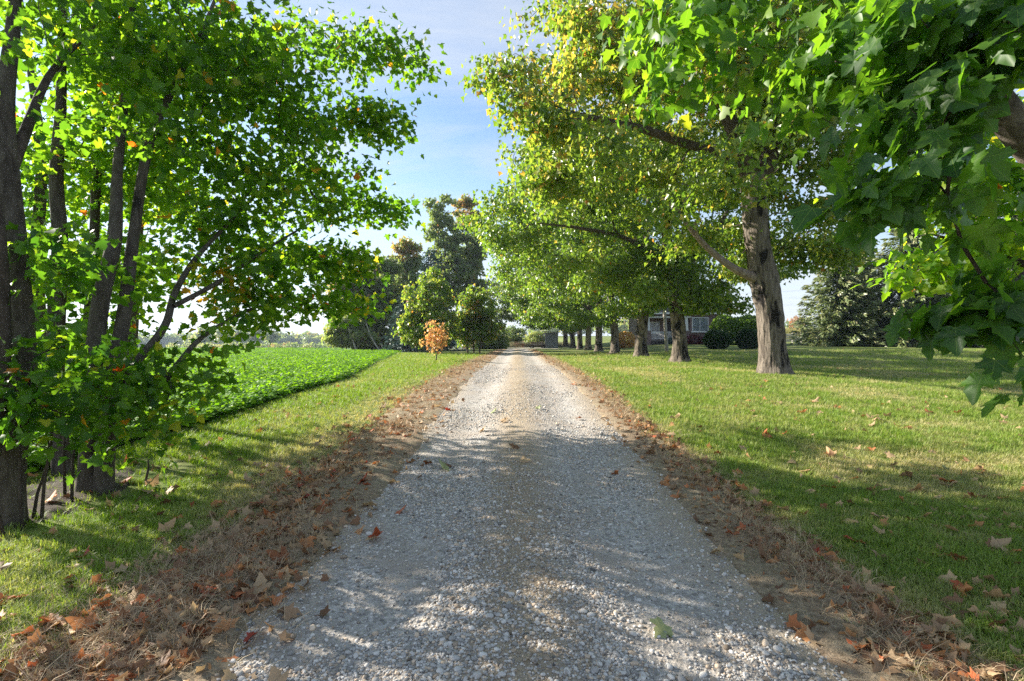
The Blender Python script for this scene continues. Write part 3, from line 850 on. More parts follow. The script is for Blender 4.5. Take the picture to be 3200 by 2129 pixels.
# leafy crop plants
def crop_plant(seed):
    r = np.random.default_rng(seed); nl = 16
    a = r.random(nl) * 6.283; o = np.column_stack([np.cos(a), np.sin(a), np.zeros(nl)])
    pos = o * (0.02 + 0.10 * r.random(nl))[:, None] + np.column_stack([np.zeros(nl), np.zeros(nl), 0.04 + 0.22 * r.random(nl)])
    tip = o + [0, 0, 0.1] + r.normal(scale=.3, size=(nl, 3)); nr = np.array([0, 0, 1.]) + r.normal(scale=.45, size=(nl, 3))
    me = leaves_mesh('plant', (np.array([[0, 0, 0], [.26, .25, .06], [.30, .6, .04], [0, 1, -.15], [-.30, .6, .04], [-.26, .25, .06]], float), np.array([[0, 1, 5], [1, 2, 5], [5, 2, 4], [2, 3, 4]])), pos, tip, nr, 0.055 + 0.045 * r.random(nl), np.zeros(nl), M['cropleaf'])
    return me
pro = [crop_plant(s) for s in range(6)]
x, y = depth_sample(120000, 5.0, 130, 1.3, rng, 1.1, 0.5)
k = (x < edge(y) - 0.12)
x, y = x[k], y[k]; n = len(x)
g = rng.random(n)[:, None]
cl = np.array([0.09, 0.22, 0.012]) * (1 - g) + g * np.array([0.19, 0.34, 0.025])
scatter('crop_plants', np.column_stack([x, y, H(x, y)]), np.column_stack([rng.normal(scale=.1, size=n), rng.normal(scale=.1, size=n), rng.random(n) * 6.28]),
        np.column_stack([(0.75 + 0.4 * rng.random(n)) * (1 + 0.012 * y)] * 2 + [(0.5 + 0.35 * rng.random(n)) * (1 + 0.004 * y)]), cl, pro)

# =================================================================== TREES
def G(x, y, dz=0.0): return np.array([x, y, float(H(x, y)) + dz])
def C(a, b, r, w=1.0): return (P(*a), P(*b), r, w)

# ---- young maples standing together beside the lane
LG = 'young maples beside the lane'
g_or = [(P(480, 670, 6.2), 0.5, 0.45, 0.75, 0.93), (P(820, 590, 8.4), 0.5, 0.35, 0.72, 0.88), (P(760, 640, 9), 0.7, 0.3, 0.70, 0.9), (P(870, 705, 8.5), 0.4, 0.25, 0.7, 0.86), (P(560, 890, 6), 0.35, 0.5, 0.72, 0.86), (P(430, 960, 5), 0.3, 0.3, 0.7, 0.85)]
b1, b2 = G(-4.27, 5.12, -0.05), G(-4.12, 5.10, -0.05)
st1 = [(np.array([b1, P(207, 1000, 5.1), P(215, 850, 5.1), P(232, 690, 5.15), P(262, 560, 5.2), P(270, 400, 5.4), P(290, 200, 5.7), P(305, 0, 6.0), P(320, -220, 6.3)]), [.10, .085, .08, .076, .066, .046, .036, .025, .012]),
       (np.array([b2, P(246, 1000, 5.1), P(262, 860, 5.15), P(283, 740, 5.25), P(308, 540, 5.4), P(345, 330, 5.6), P(400, 200, 5.9), P(470, 60, 6.3), P(540, -120, 6.7)]), [.092, .076, .07, .064, .052, .044, .034, .024, .012]),
       (np.array([P(262, 880, 5.15), P(318, 828, 5.25), P(380, 749, 5.4), P(400, 680, 5.6), P(432, 621, 5.8), P(520, 520, 6.3), P(640, 400, 6.9)]), [.045, .042, .038, .034, .03, .022, .010]),
       (np.array([P(400, 705, 5.5), P(489, 658, 5.9), P(616, 572, 6.7), P(720, 510, 7.6)]), [.028, .026, .02, .01]),
       (np.array([P(262, 985, 5.1), P(346, 914, 5.2), P(406, 843, 5.4), P(443, 797, 5.55), P(526, 737, 6.0), P(640, 690, 6.8)]), [.035, .032, .03, .026, .02, .01])]
caps = [C((300, 150, 5.5), (560, 60, 6.2), .9), C((350, 330, 5.6), (700, 150, 7), .8), C((700, 150, 7), (860, 100, 7.6), .42), C((880, 110, 7.5), (975, 160, 7.8), .2, 2.4),
        C((600, 330, 6.8), (800, 260, 7.6), .5), C((780, 270, 7.6), (915, 290, 8), .18, 2.4), C((450, 450, 6), (800, 380, 7.5), .55), C((400, 590, 5.7), (620, 480, 6.8), .55), C((640, 490, 7), (780, 470, 8), .35), C((760, 470, 8), (925, 490, 8.6), .16, 2.6),
        C((550, 620, 6.4), (840, 600, 8.2), .24, 2.6), C((480, 670, 6.1), (700, 700, 7.2), .22, 2.6), C((680, 695, 7.4), (885, 706, 8.6), .18, 2.6), C((520, 735, 6), (615, 760, 6.5), .15),
        C((370, 850, 5.2), (470, 800, 5.6), .2), C((430, 880, 5.4), (600, 890, 6), .10), C((250, 830, 4.8), (420, 890, 5.0), .30), C((230, 980, 4.7), (420, 960, 4.9), .26), C((300, 1050, 4.8), (350, 1020, 4.9), .14), C((170, 900, 4.7), (300, 930, 4.8), .25)]
make_tree('maple_tree', 'double-stemmed young maple whose long leafy boughs reach furthest over the lane', 'tree', st1, caps, 260, 10000, .086, MID, M['leaf'], tint_green(.34, .15, .015, g_or), 21, LG,
          spray=(.38, .22), tilt=.6, leaf_parts=290, minz=1.0, trunk=dict(sides=28, step=.07, flare=.35, fh=.45, ridge=.02, lump=.05, allbark=True), rtip=.0045, luv=True)
# two bases are trunks
st = [(np.array([G(-4.2, 4.2, -.05), P(25, 1050, 4.2), P(48, 860, 4.25), P(38, 640, 4.25), P(22, 450, 4.3), P(12, 250, 4.4), P(30, 60, 4.6), P(40, -150, 4.8), P(50, -420, 5)]), [.115, .105, .10, .088, .078, .066, .05, .035, .02]),
      (np.array([P(15, 420, 4.3), P(60, 300, 4.5), P(110, 180, 4.8), P(220, 60, 5.3)]), [.05, .042, .03, .015]),
      (np.array([P(-20, 1050, 4.0), P(5, 800, 4.0), P(-10, 500, 4.0), P(-60, 200, 4.2)]), [.06, .055, .05, .03])]
caps = [C((20, 100, 4.2), (220, 40, 4.8), .7), C((0, 300, 4.2), (230, 250, 4.8), .55), C((20, 560, 4), (180, 520, 4.5), .42), C((30, 740, 4), (200, 720, 4.4), .38), C((20, 900, 3.9), (190, 880, 4.3), .36), C((30, 1010, 3.9), (180, 980, 4.2), .30), C((90, 1080, 4), (190, 1060, 4.2), .16),
        C((40, -80, 4.8), (150, -60, 5.2), .7), (np.array([-7.2, 4.6, 3.0]), np.array([-5.6, 5.5, 6.5]), 1.1), (np.array([-8.5, 7.0, 3.0]), np.array([-7.0, 8.0, 6.0]), 1.2)]
make_tree('maple_tree', 'thickest dark maple trunk of the roadside clump, low leafy boughs hiding its foot', 'tree', st, caps, 140, 4600, .090, MID, M['leaf'], tint_green(.30, .15, .01), 22, LG, spray=(.34, .22), tilt=.6, clump=True, leaf_parts=280, minz=1.0,
          trunk=dict(sides=30, step=.07, flare=.3, fh=.5, ridge=.03), rtip=.0045, luv=True)
st = [(np.array([G(-5.0, 5.65, -.05), P(128, 900, 5.6), P(132, 700, 5.6), P(138, 560, 5.6), P(130, 420, 5.65), P(140, 250, 5.7), P(143, 60, 5.8), P(160, -150, 6)]), [.085, .08, .078, .072, .065, .052, .038, .016])]
caps = [C((150, 100, 5.6), (350, 40, 6.5), .7), C((130, 380, 5.8), (320, 330, 6.5), .5), C((100, 640, 5.4), (240, 600, 6), .36), C((90, 820, 5.3), (230, 780, 5.8), .3), C((150, -60, 6), (300, -40, 6.3), .6)]
make_tree('maple_tree', 'slim single-stemmed maple between the thick trunk and the double-stemmed one', 'tree', st, caps, 100, 3000, .088, MID, M['leaf'], tint_green(.40, .15, .01), 23, LG, spray=(.45, .26), tilt=.6, leaf_parts=150, minz=1.2,
          trunk=dict(sides=20, step=.08, flare=.25, fh=.4, ridge=.02), rtip=.0045, luv=True)
st = [(np.array([G(-5.55, 6.5, -.05), P(200, 800, 6.5), P(215, 600, 6.5), P(222, 420, 6.5), P(234, 280, 6.6), P(258, 200, 6.7), P(290, 40, 7)]), [.07, .062, .056, .05, .044, .036, .015])]
caps = [C((260, 180, 6.8), (520, 120, 7.8), .8), C((240, 440, 6.6), (470, 400, 7.4), .5), C((180, 640, 6.2), (330, 600, 7), .4), C((240, 760, 6.3), (330, 760, 6.8), .25)]
make_tree('maple_tree', 'thin crooked maple stem standing behind the double-stemmed maple', 'tree', st, caps, 90, 2700, .088, MID, M['leaf'], tint_green(.42, .15, .01), 24, LG, spray=(.45, .26), tilt=.6, leaf_parts=100, minz=1.2,
          trunk=dict(sides=16, step=.09, flare=.25, fh=.4, ridge=.02), rtip=.0045, luv=True)
st = [(np.array([G(-6.6, 8.6, -.05), P(300, 800, 8.6), P(312, 600, 8.7), P(330, 380, 8.8), P(370, 160, 9), P(420, -80, 9.3)]), [.11, .095, .085, .07, .05, .02])]
caps = [C((320, 250, 9), (680, 260, 9.6), .8), C((250, 80, 9), (820, 30, 9.8), .9), C((280, 480, 8.6), (600, 420, 9.2), .6), C((690, 400, 9.2), (820, 570, 9.5), .3), C((600, 560, 9), (760, 650, 9.3), .25), C((250, 680, 8.2), (480, 610, 8.8), .4), C((270, 800, 8.2), (400, 780, 8.6), .25),
        (np.array([-8.5, 9.5, 3.5]), np.array([-5, 11.5, 5.5]), 1.1)]
make_tree('maple_tree', 'maple at the field side of the clump, its stem partly hidden by leaning limbs', 'tree', st, caps, 140, 3600, .098, MID, M['leaf'], tint_green(.40, .15, .02, g_or), 25, LG, spray=(.42, .26), tilt=.6, clump=True, leaf_parts=0, minz=1.5,
          trunk=dict(sides=18, step=.1, flare=.25, fh=.5, ridge=.02), rtip=.005)
st = [(np.array([G(-7.85, 8.4, -.05), P(92, 800, 8.4), P(84, 600, 8.5), P(95, 380, 8.6), P(70, 160, 8.8), P(40, -60, 9)]), [.12, .10, .09, .075, .05, .02])]
caps = [(np.array([-11.0, 6.5, 2.4]), np.array([-8.6, 8.2, 4.6]), 1.1), (np.array([-9.8, 8.0, 4.5]), np.array([-7.2, 9.5, 6.0]), 1.2), (np.array([-12.0, 8.0, 3.2]), np.array([-10.0, 9.5, 5.0]), 1.0), C((40, 420, 8.3), (200, 380, 8.8), .6), C((40, 640, 8.0), (180, 620, 8.5), .5)]
make_tree('maple_tree', 'outermost maple of the clump, its stem glimpsed beside the thickest trunk', 'tree', st, caps, 110, 2100, .108, MID, M['leaf'], tint_green(.40, .15, .01), 26, LG, spray=(.42, .26), tilt=.6, minz=1.5, clump=True,
          trunk=dict(sides=18, step=.1, flare=.25, fh=.5, ridge=.02), rtip=.005)
# suckers at the foot of the clump
SUCK = 'bare thin suckers at the foot of the maple clump'
for (px, py, d, h_, lx) in ((165, 1120, 4.75, 1.1, .02), (52, 1170, 4.1, .9, -.05), (95, 1175, 4.3, 1.0, .06), (335, 1085, 5.2, .32, .01), (150, 1130, 4.9, 1.2, -.03), (12, 1200, 3.95, .8, -.18), (75, 1165, 4.35, .7, .1)):
    q = P(px, py, d); q[2] = float(H(q[0], q[1])) - 0.03
    b = B(); pts = np.array([[0, 0, 0], [lx * .4, 0, h_ * .35], [lx, .03, h_ * .7], [lx * 1.2, .02, h_]])
    b.tube(pts, [.014, .012, .010, .005], 6)
    root = thing('maple_sucker', 'thin bare sucker stem at the foot of the roadside maple clump', 'sapling', tuple(q), 0, SUCK)
    b.build('stem', M['bark_limb'], root, True)

# ---- near maple whose boughs hang into the view
base = np.array([5.95, 4.7, float(H(5.95, 4.7)) - .05])
st = [(np.array([base, [5.9, 4.68, 1.2], [5.75, 4.62, 2.1], [5.5, 4.55, 3.2], [5.4, 4.6, 4.6], [5.5, 4.8, 6.5]]), [.30, .26, .25, .2, .15, .06]),
      (np.array([[5.70, 4.6, 2.0], P(2500, 490, 4.35), P(2300, 245, 3.95), P(2180, 90, 3.7), P(2050, -60, 3.5), P(1950, -200, 3.6)]), [.14, .13, .115, .09, .06, .025]),
      (np.array([[5.75, 4.65, 1.7], P(2480, 640, 5.8), P(2330, 600, 6.4), P(2150, 540, 6.8)]), [.08, .06, .04, .015]),
      (np.array([[5.85, 4.66, 1.5], [4.6, 3.7, 2.0], P(2440, 560, 3.1), P(2370, 620, 2.7), P(2280, 690, 2.5)]), [.06, .04, .022, .012, .005])]
root = thing('maple_tree', 'maple with a thick slanting limb and big dark leaves hanging close into view', 'tree', tuple(base))
caps = [C((1500, 130, 4.2), (1950, 60, 3.8), .40), C((1700, 285, 3.7), (1980, 215, 3.3), .20), C((1460, 30, 4.5), (1900, -60, 4.2), .45), C((1450, 210, 4.3), (1650, 200, 4.0), .2), C((1850, 150, 3.4), (2200, 120, 3.0), .35), (np.array([3.2, 3.6, 4.2]), np.array([5, 4.5, 5.5]), .9)]
make_tree('maple_tree', '', '', st[:2], caps, 110, 3000, .112, MID, M['leaf_near'], tint_green(.42, .16, .0), 31, spray=(.34, .12), leaf_parts=0, minz=1.4, trunk=dict(sides=40, step=.06, flare=.4, ridge=.05, allbark=True), rtip=.004, luv=True, root=root, tilt=.6, droop=.7, bark='bark_old')
caps = [C((2070, 610, 6.4), (2357, 570, 6.6), .26), C((2060, 440, 6.3), (2400, 400, 6.6), .45), C((2110, 530, 6.3), (2400, 500, 6.6), .4), C((2040, 330, 6.2), (2400, 260, 6.6), .5), C((2050, 640, 6.3), (2350, 650, 6.5), .12)]
make_tree('maple_tree', '', '', st[2:3], caps, 90, 2600, .115, MID, M['leaf'], tint_green(.52, .14, .02), 32, spray=(.4, .12), leaf_parts=0, minz=1.4, trunk=dict(sides=14, step=.08, ridge=.02), rtip=.004, luv=True, root=root, tilt=.6, droop=.6, bark='bark_limb')
caps = [C((2010, 200, 2.60), (2250, 90, 2.34), 0.260), C((2010, 330, 2.47), (2160, 420, 2.34), 0.182), C((1975, 470, 2.47), (2080, 390, 2.34), 0.091), C((2200, 130, 2.47), (2340, 60, 2.34), 0.182), C((2300, 10, 2.21), (2080, 0, 2.34), 0.182), C((2080, 280, 2.34), (2180, 240, 2.27), 0.156),
        C((2090, 745, 2.60), (2360, 660, 2.34), 0.104), C((2150, 735, 2.54), (2330, 730, 2.34), 0.091), C((2270, 650, 2.47), (2390, 600, 2.34), 0.117), C((2330, 700, 2.34), (2390, 670, 2.27), 0.104), C((2350, 850, 2.21), (2375, 870, 2.21), 0.039, .6)]
make_tree('maple_tree', '', '', st[3:4], caps, 110, 640, .120, HI, M['leaf_near'], tint_green(.22, .12, .0), 33, spray=(.15, .10), leaf_parts=300, key='hi', minz=0, trunk=dict(sides=10, step=.08, ridge=.02), rtip=.0022, luv=True, root=root, tilt=.55, droop=.9, bark='bark_limb', hang=.3, step=.25, kink=.02, limb_r=.012)

# ---- the avenue: old maples in a row along the lane
RG = 'old maples in a row along the lane'
ORD = ['first', 'second', 'third', 'fourth', 'fifth', 'sixth', 'seventh', 'eighth', 'ninth']
t1 = [(np.array([G(8.03, 16.0, -.12), P(1778, 800, 16), P(1772, 720, 16), P(1758, 645, 16), P(1745, 575, 16), P(1736, 470, 16), P(1733, 405, 16)]), [.45, .40, .39, .44, .37, .38, .40]),
      (np.array([P(1733, 425, 16), P(1712, 375, 15.8), P(1690, 310, 15.5), P(1660, 220, 15.2), P(1640, 80, 15), P(1610, -120, 15)]), [.30, .27, .22, .19, .14, .05]),
      (np.array([P(1745, 425, 16), P(1772, 355, 16.2), P(1780, 280, 16.4), P(1770, 150, 16.6), P(1800, 0, 17), P(1820, -160, 17)]), [.32, .27, .24, .2, .15, .05]),
      (np.array([P(1735, 640, 15.9), P(1690, 618, 15.6), P(1650, 590, 15.4), P(1600, 540, 15.2), P(1562, 490, 15.1), P(1522, 452, 15)]), [.16, .115, .095, .075, .055, .025]),
      (np.array([P(1712, 385, 15.8), P(1640, 350, 15.4), P(1560, 325, 15), P(1490, 300, 14.7), P(1400, 280, 14.5), P(1350, 268, 14.4), P(1290, 250, 14.3)]), [.15, .13, .125, .115, .10, .07, .02]),
      (np.array([P(1360, 272, 14.4), P(1320, 290, 14.2), P(1275, 300, 14)]), [.05, .045, .02])]
caps = [('e', (4.3, 15.6, 8.0), 5.2, 5.0, 3.4), ('e', (6.2, 16, 12.2), 6.2, 5.5, 4.4), ('e', (9.2, 17.5, 5.0), 2.4, 2.4, 1.6), ('e', (9.8, 17.3, 4.0), 1.5, 2, 1.1), ('e', (8.8, 16.8, 8.5), 2.0, 3, 2.6), C((1190, 300, 14), (1055, 325, 14), .35, 1.5), C((1180, 215, 14.5), (1130, 215, 14.5), .5), C((1270, 60, 15), (1225, 10, 15), .5)]
tf1 = tint_green(.45, .17, .025, [((3, 15, 11.5), 4.5, .22, .78, .90), ((-1, 14, 8), 3, .10, .80, .94)])
make_tree('maple_tree', 'biggest maple trunk of the row, forked above, with a bare dead limb', 'tree', t1[:3] + t1[4:], caps, 560, 62000, .152, LOW, M['leaf_row'], tf1, 41, RG, bark='bark_old', limbbark='bark_limb', minz=3.2,
          spray=(.58, .30), tilt=.7, droop=.8, rtip=.011, trunk=dict(sides=96, step=.04, flare=.32, fh=.7, ridge=.075, lump=.07, allbark=False), limb_r=.09, shell=.5, key='low', leafmin=2.8, clump=True, clear=lambda p: (p[:, 1] < 16.2) & (np.abs(p[:, 0] - 7.75) < 1.0) & (p[:, 2] < 7.6) & (np.random.default_rng(3).random(len(p)) < .93))
# bare dead limb belongs to the same tree
root = [o for o in COL.objects if o.name.startswith('maple_tree') and 'dead limb' in o.get('label', '')][0]
me = trunk_mesh('dead_limb', t1[3][0] - np.array(root.location), t1[3][1], M['bark_dead'], sides=20, step=.08, ridge=.05, base=False)
link('dead_limb', me, root, label='bare dead limb without bark')
b = B(); q = np.array([P(1622, 563, 15.3), P(1605, 545, 15.1), P(1600, 520, 15), P(1612, 480, 14.9)]) - np.array(root.location); b.tube(q, [.06, .05, .035, .015], 8); b.build('dead_branch', M['bark_dead'], root, True)
for i, (tx, ty) in enumerate(ROW):
    if i == 0: continue
    g = float(H(tx, ty)); r0 = [0, .385, .42, .36, .38, .36, .38, .42, .45][i]
    rr = np.random.default_rng(100 + i)
    top = 14.5 + 2 * rr.random(); lean = rr.normal(scale=.25)
    main = np.array([[tx, ty, g - .12], [tx + .05 * lean, ty, g + 1.2], [tx - .05 + .4 * lean, ty, g + 3.0], [tx - .1 + .8 * lean, ty + .1, g + 5.0], [tx - .2 + lean, ty, g + 7.5], [tx + lean, ty + .2, g + 10.5], [tx + lean, ty, g + 13]])
    stems = [(main, [r0, r0 * .88, r0 * .82, r0 * .72, r0 * .5, r0 * .32, r0 * .12])]
    hf = 2.6 + 1.0 * rr.random()
    stems.append((np.array([[tx - .1 + .4 * lean, ty, g + hf], [tx - 1.2, ty - .6, g + hf + 1.3], [tx - 2.8, ty - 1.3, g + hf + 2.3], [tx - 5.0, ty - 1.8, g + hf + 2.7], [tx - 7, ty - 2, g + hf + 2.9]]), [r0 * .42, r0 * .33, r0 * .27, r0 * .2, r0 * .08]))
    stems.append((np.array([[tx + .05 + .5 * lean, ty, g + hf + .8], [tx + .9, ty - .3, g + hf + 1.9], [tx + 2.2, ty + .2, g + hf + 3.6], [tx + 3.4, ty + .6, g + hf + 6]]), [r0 * .42, r0 * .35, r0 * .26, r0 * .1]))
    low = 5.6 if i < 4 else 5.0
    caps = [('e', (3.4, ty - .5, 7.4), 5.6, 5.2, 3.6), ('e', (6.0, ty, 11.6), 6.4, 5.6, 4.6), ('e', (6.6, ty - 1.2, 4.4), 3.0, 2.6, 1.3), ('e', (10.8, ty, 6.2), 3.2, 4, 2.4), ('e', (10.6, ty - .5, 4.4), 2.6, 2.6, 1.2)]
    if i == 1: caps += [('e', (8.7, ty - 1.0, 3.9), 2.6, 2.2, 1.1), ('e', (6.2, ty - 1.0, 4.2), 2.2, 2.2, 1.1), ('e', (10.6, ty - .6, 3.9), 2.2, 2.2, 1.0)]
    if i == 2: caps += [('e', (11.0, ty, 4.4), 2.8, 2.4, 1.2)]
    if i >= 3: caps += [('e', (3.0, ty - .5, 4.1), 3.4, 3, 1.1), ('e', (6.8, ty - .5, 3.7), 2.4, 2.6, .9)]
    nl = [0, 46000, 36000, 27000, 21000, 16000, 13000, 10000, 9000][i]; sz = [0, .165, .175, .19, .21, .23, .25, .27, .29][i]
    labels = ['', 'old maple with blackened bark, second in the row, in front of the house porch', 'third old maple of the row, a sunlit flower bush glowing behind its trunk', 'fourth old maple of the row, a narrower trunk leaning towards the lawn',
              'fifth old maple of the row, flared at its foot', 'sixth maple of the row with a pale straight trunk', 'seventh maple of the row, close behind the pale trunk', 'eighth maple of the row, nearly lost in shade', 'last maple of the row, beside the grey shed']
    make_tree('maple_tree', labels[i], 'tree', stems, caps, [0, 420, 340, 260, 210, 160, 130, 110, 90][i], nl, sz, LOW, M['leaf_row'], tint_green(.41 - .015 * i, .16, .010), 50 + i, RG, bark='bark_old' if i == 5 else 'bark_dark', minz=g + 2.2,  # darker bark stands in for shade on all these trunks but the sixth
              spray=(.64, .34), tilt=.7, droop=.8, rtip=.012, trunk=dict(sides=56 if i < 3 else 28, step=.07 if i < 3 else .15, flare=.5, fh=.75, ridge=.055, lump=.07), limb_r=.10, shell=.5, key='low', leafmin=2.3 + g, clump=i < 6)

# ---- trees of the background
def bg_tree(name, label, category, x, y, top, lobes, nleaf, size, seed, tf, bark='bark_limb', r=.14, stems=None, ntgt=60, group=None, lmat='leaf_far', spray=(.6, .35), zlow=1.0, tilt=.8, shell=.5, tmpl=LOW, rtip=.010):
    ntgt = int(ntgt * 2.2)
    g = float(H(x, y)) - .05
    rr = np.random.default_rng(seed)
    if stems is None:
        stems = [(np.array([[x, y, g], [x + .1, y, g + top * .25], [x + .25 * rr.normal(), y, g + top * .55], [x + .3 * rr.normal(), y, g + top * .85]]), [r, r * .85, r * .55, r * .15])]
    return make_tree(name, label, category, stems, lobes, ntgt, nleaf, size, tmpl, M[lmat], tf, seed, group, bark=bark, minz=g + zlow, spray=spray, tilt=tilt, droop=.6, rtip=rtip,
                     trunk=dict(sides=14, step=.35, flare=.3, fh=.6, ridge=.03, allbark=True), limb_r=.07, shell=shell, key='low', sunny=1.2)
def D(px, py, d): return tuple(P(px, py, d))
def E(px, py, d, wx, hz_, wy=None):
    """crown lobe: centre as seen, half sizes given in the same measure and turned into metres"""
    return ('e', D(px, py, d), wx * d / FD, (wy or wx) * d / FD, hz_ * d / FD)
def X_(px, d): return (px - 1189.5) * d / FD

# small orange maple on the grass strip
x0, y0 = X_(1003, 26), 26.0
bg_tree('maple_sapling', 'small maple turned all orange on the grass strip by the lane', 'tree', x0, y0, 2.4, [('e', (x0 - .05, y0, 1.55), .55, .5, .62), ('e', (x0 - .1, y0, 2.1), .32, .32, .5), ('e', (x0 + .35, y0, 2.2), .2, .2, .35)], 560, .125, 201, lambda p, rng: rng.random(len(p)) ** .8, r=.028, ntgt=26, lmat='leaf_orange', spray=(.22, .2), zlow=.45, rtip=.006)
# two dense round-headed maples
BMG = 'low round maples in front of the spruces'
def multi(x, y, n_, h_, r, rr):
    g = float(H(x, y)) - .05
    return [(np.array([[x + .5 * (i - (n_ - 1) / 2), y + .2 * rr.normal(), g], [x + .7 * (i - (n_ - 1) / 2), y, g + h_ * .35], [x + 1.0 * (i - (n_ - 1) / 2) + .2 * rr.normal(), y, g + h_ * .8]]), [r, r * .8, r * .25]) for i in range(n_)]
rr = np.random.default_rng(5)
d = 42
bg_tree('maple_tree', 'taller of two dense round maples behind the orange sapling, yellowish on its sunny side', 'tree', X_(1000, d), d, 6, [E(985, 690, d, 50, 62), E(990, 745, d, 66, 45), E(960, 765, d, 38, 32), E(985, 640, d, 24, 26)], 8500, .23, 202, tint_green(.50, .15, .03), stems=multi(X_(1000, d), d, 3, 5, .07, rr), group=BMG, lmat='leaf_row', spray=(.4, .3))
d = 45
bg_tree('maple_tree', 'lower of two dense round maples, close to the lane, with orange-tinged leaves', 'tree', X_(1095, d), d, 5, [E(1090, 705, d, 46, 48), E(1100, 745, d, 50, 46), E(1070, 760, d, 44, 34), E(1130, 755, d, 24, 34)], 8000, .24, 203, tint_green(.47, .16, .07, [(D(1090, 715, d), 1.2, .25, .78, .92)]), stems=multi(X_(1090, d), d, 3, 4.5, .08, rr), group=BMG, lmat='leaf_row', spray=(.4, .3))
# broadleaf belt behind
BG = 'broadleaf trees beyond the crop field'
brown = lambda c, r_, a: (c, r_, a, .80, .97)
d = 62
bg_tree('broadleaf_tree', 'broad green tree at the edge of the crop field, bushy to the ground', 'tree', X_(875, d), d, 10, [E(880, 660, d, 52, 62), E(890, 730, d, 60, 60), E(850, 690, d, 38, 45), E(885, 615, d, 30, 25)], 15000, .36, 204, tint_green(.34, .16, .05, [brown(D(860, 640, d), 2.0, .15)]), ntgt=90, group=BG, r=.25)
d = 60
bg_tree('broadleaf_tree', 'tree with a rusty brown side at the open end of the belt', 'tree', X_(815, d), d, 8, [E(810, 670, d, 36, 42), E(815, 730, d, 45, 55), E(785, 665, d, 22, 30)], 10000, .36, 205, tint_green(.32, .16, .08, [brown(D(785, 650, d), 2.0, .5)]), ntgt=70, group=BG, r=.2)
d = 57
xg = X_(795, d); g = float(H(xg, d))
bg_tree('birch_tree', 'low bushy tree with two pale leaning stems at the field edge', 'tree', xg, d, 4, [E(785, 770, d, 32, 30), E(830, 775, d, 30, 26), E(800, 745, d, 26, 20)], 5000, .30, 206, tint_green(.48, .15, .02), bark='bark_pale', group=BG,
        stems=[(np.array([[xg + 1.6, d - 1.2, g], [xg + 1.0, d - 1.2, g + 1.6], [xg + .4, d - 1, g + 3.4]]), [.10, .085, .04]), (np.array([[xg + 4.1, d - 1.2, g], [xg + 3.2, d - 1.2, g + 1.5], [xg + 2.6, d - 1, g + 3]]), [.08, .07, .03])])
d = 72
bg_tree('broadleaf_tree', 'tree with a bronze top showing between the green tree and the tall poplar', 'tree', X_(940, d), d, 13, [E(938, 590, d, 34, 42), E(945, 640, d, 42, 50), E(950, 720, d, 45, 60)], 10500, .40, 207, tint_green(.36, .16, .06, [brown(D(925, 570, d), 2.6, .45)]), ntgt=80, group=BG, r=.25)
d = 80
xg = X_(1020, d); g = float(H(xg, d))
bg_tree('poplar_tree', 'tallest open-crowned tree of the belt, thin stems showing through', 'tree', xg, d, 22, [E(1012, 480, d, 34, 42), E(1020, 560, d, 42, 55), E(1040, 640, d, 46, 55), E(1000, 640, d, 30, 40)], 10500, .40, 208, tint_green(.30, .15, .03), ntgt=130, group=BG, r=.3, spray=(.55, .4),
        stems=[(np.array([[xg, d, g], [xg + .6, d, g + 6], [xg + .4, d, g + 14], [xg - .6, d, g + 22]]), [.3, .22, .14, .04]), (np.array([[xg + 1.2, d, g], [xg + 2.2, d, g + 7], [xg + 2.2, d, g + 15], [xg + 1.5, d, g + 19]]), [.26, .2, .1, .03])])
d = 83
xg = X_(1075, d); g = float(H(xg, d))
bg_tree('poplar_tree', 'tall tree with a brown top, half hidden by the row maples', 'tree', xg, d, 21, [E(1068, 490, d, 32, 44), E(1075, 570, d, 40, 55), E(1085, 650, d, 36, 60)], 9500, .40, 209, tint_green(.32, .15, .05, [brown(D(1065, 470, d), 3.4, .5)]), ntgt=110, group=BG, r=.3)
d = 88
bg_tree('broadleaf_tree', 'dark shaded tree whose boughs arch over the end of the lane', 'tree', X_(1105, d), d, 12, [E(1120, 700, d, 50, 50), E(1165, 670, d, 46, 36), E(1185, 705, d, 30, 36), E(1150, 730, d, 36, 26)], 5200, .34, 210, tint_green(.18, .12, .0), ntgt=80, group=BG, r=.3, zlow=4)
# thicket filling the foot of the belt
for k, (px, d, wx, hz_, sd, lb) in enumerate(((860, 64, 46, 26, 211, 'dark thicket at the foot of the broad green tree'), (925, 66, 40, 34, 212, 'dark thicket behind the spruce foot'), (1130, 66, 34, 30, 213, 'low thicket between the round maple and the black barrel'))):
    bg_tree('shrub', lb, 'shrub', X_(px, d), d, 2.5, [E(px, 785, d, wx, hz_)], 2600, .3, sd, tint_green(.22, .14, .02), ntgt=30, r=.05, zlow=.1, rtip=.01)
# apple trees beyond the yard
d = 98
bg_tree('apple_tree', 'dark round apple tree at the far end of the yard', 'tree', X_(1178, d), d, 4.5, [E(1180, 772, d, 30, 22), E(1195, 768, d, 20, 20), E(1160, 785, d, 20, 14)], 4200, .26, 214, tint_green(.22, .13, .02), ntgt=50, r=.14)
d = 94
bg_tree('apple_tree', 'pale olive apple tree beyond the wagon', 'tree', X_(1233, d), d, 4, [E(1232, 778, d, 22, 17), E(1245, 782, d, 16, 14)], 3000, .24, 215, tint_green(.52, .13, .04), ntgt=50, r=.1)
bg_tree('shrub', 'greyish seeding shrub beside the black barrel', 'shrub', X_(1158, 80), 80, 2, [E(1157, 785, 80, 13, 16)], 1300, .2, 216, tint_green(.55, .1, .1), ntgt=24, r=.04, zlow=.1, rtip=.008)

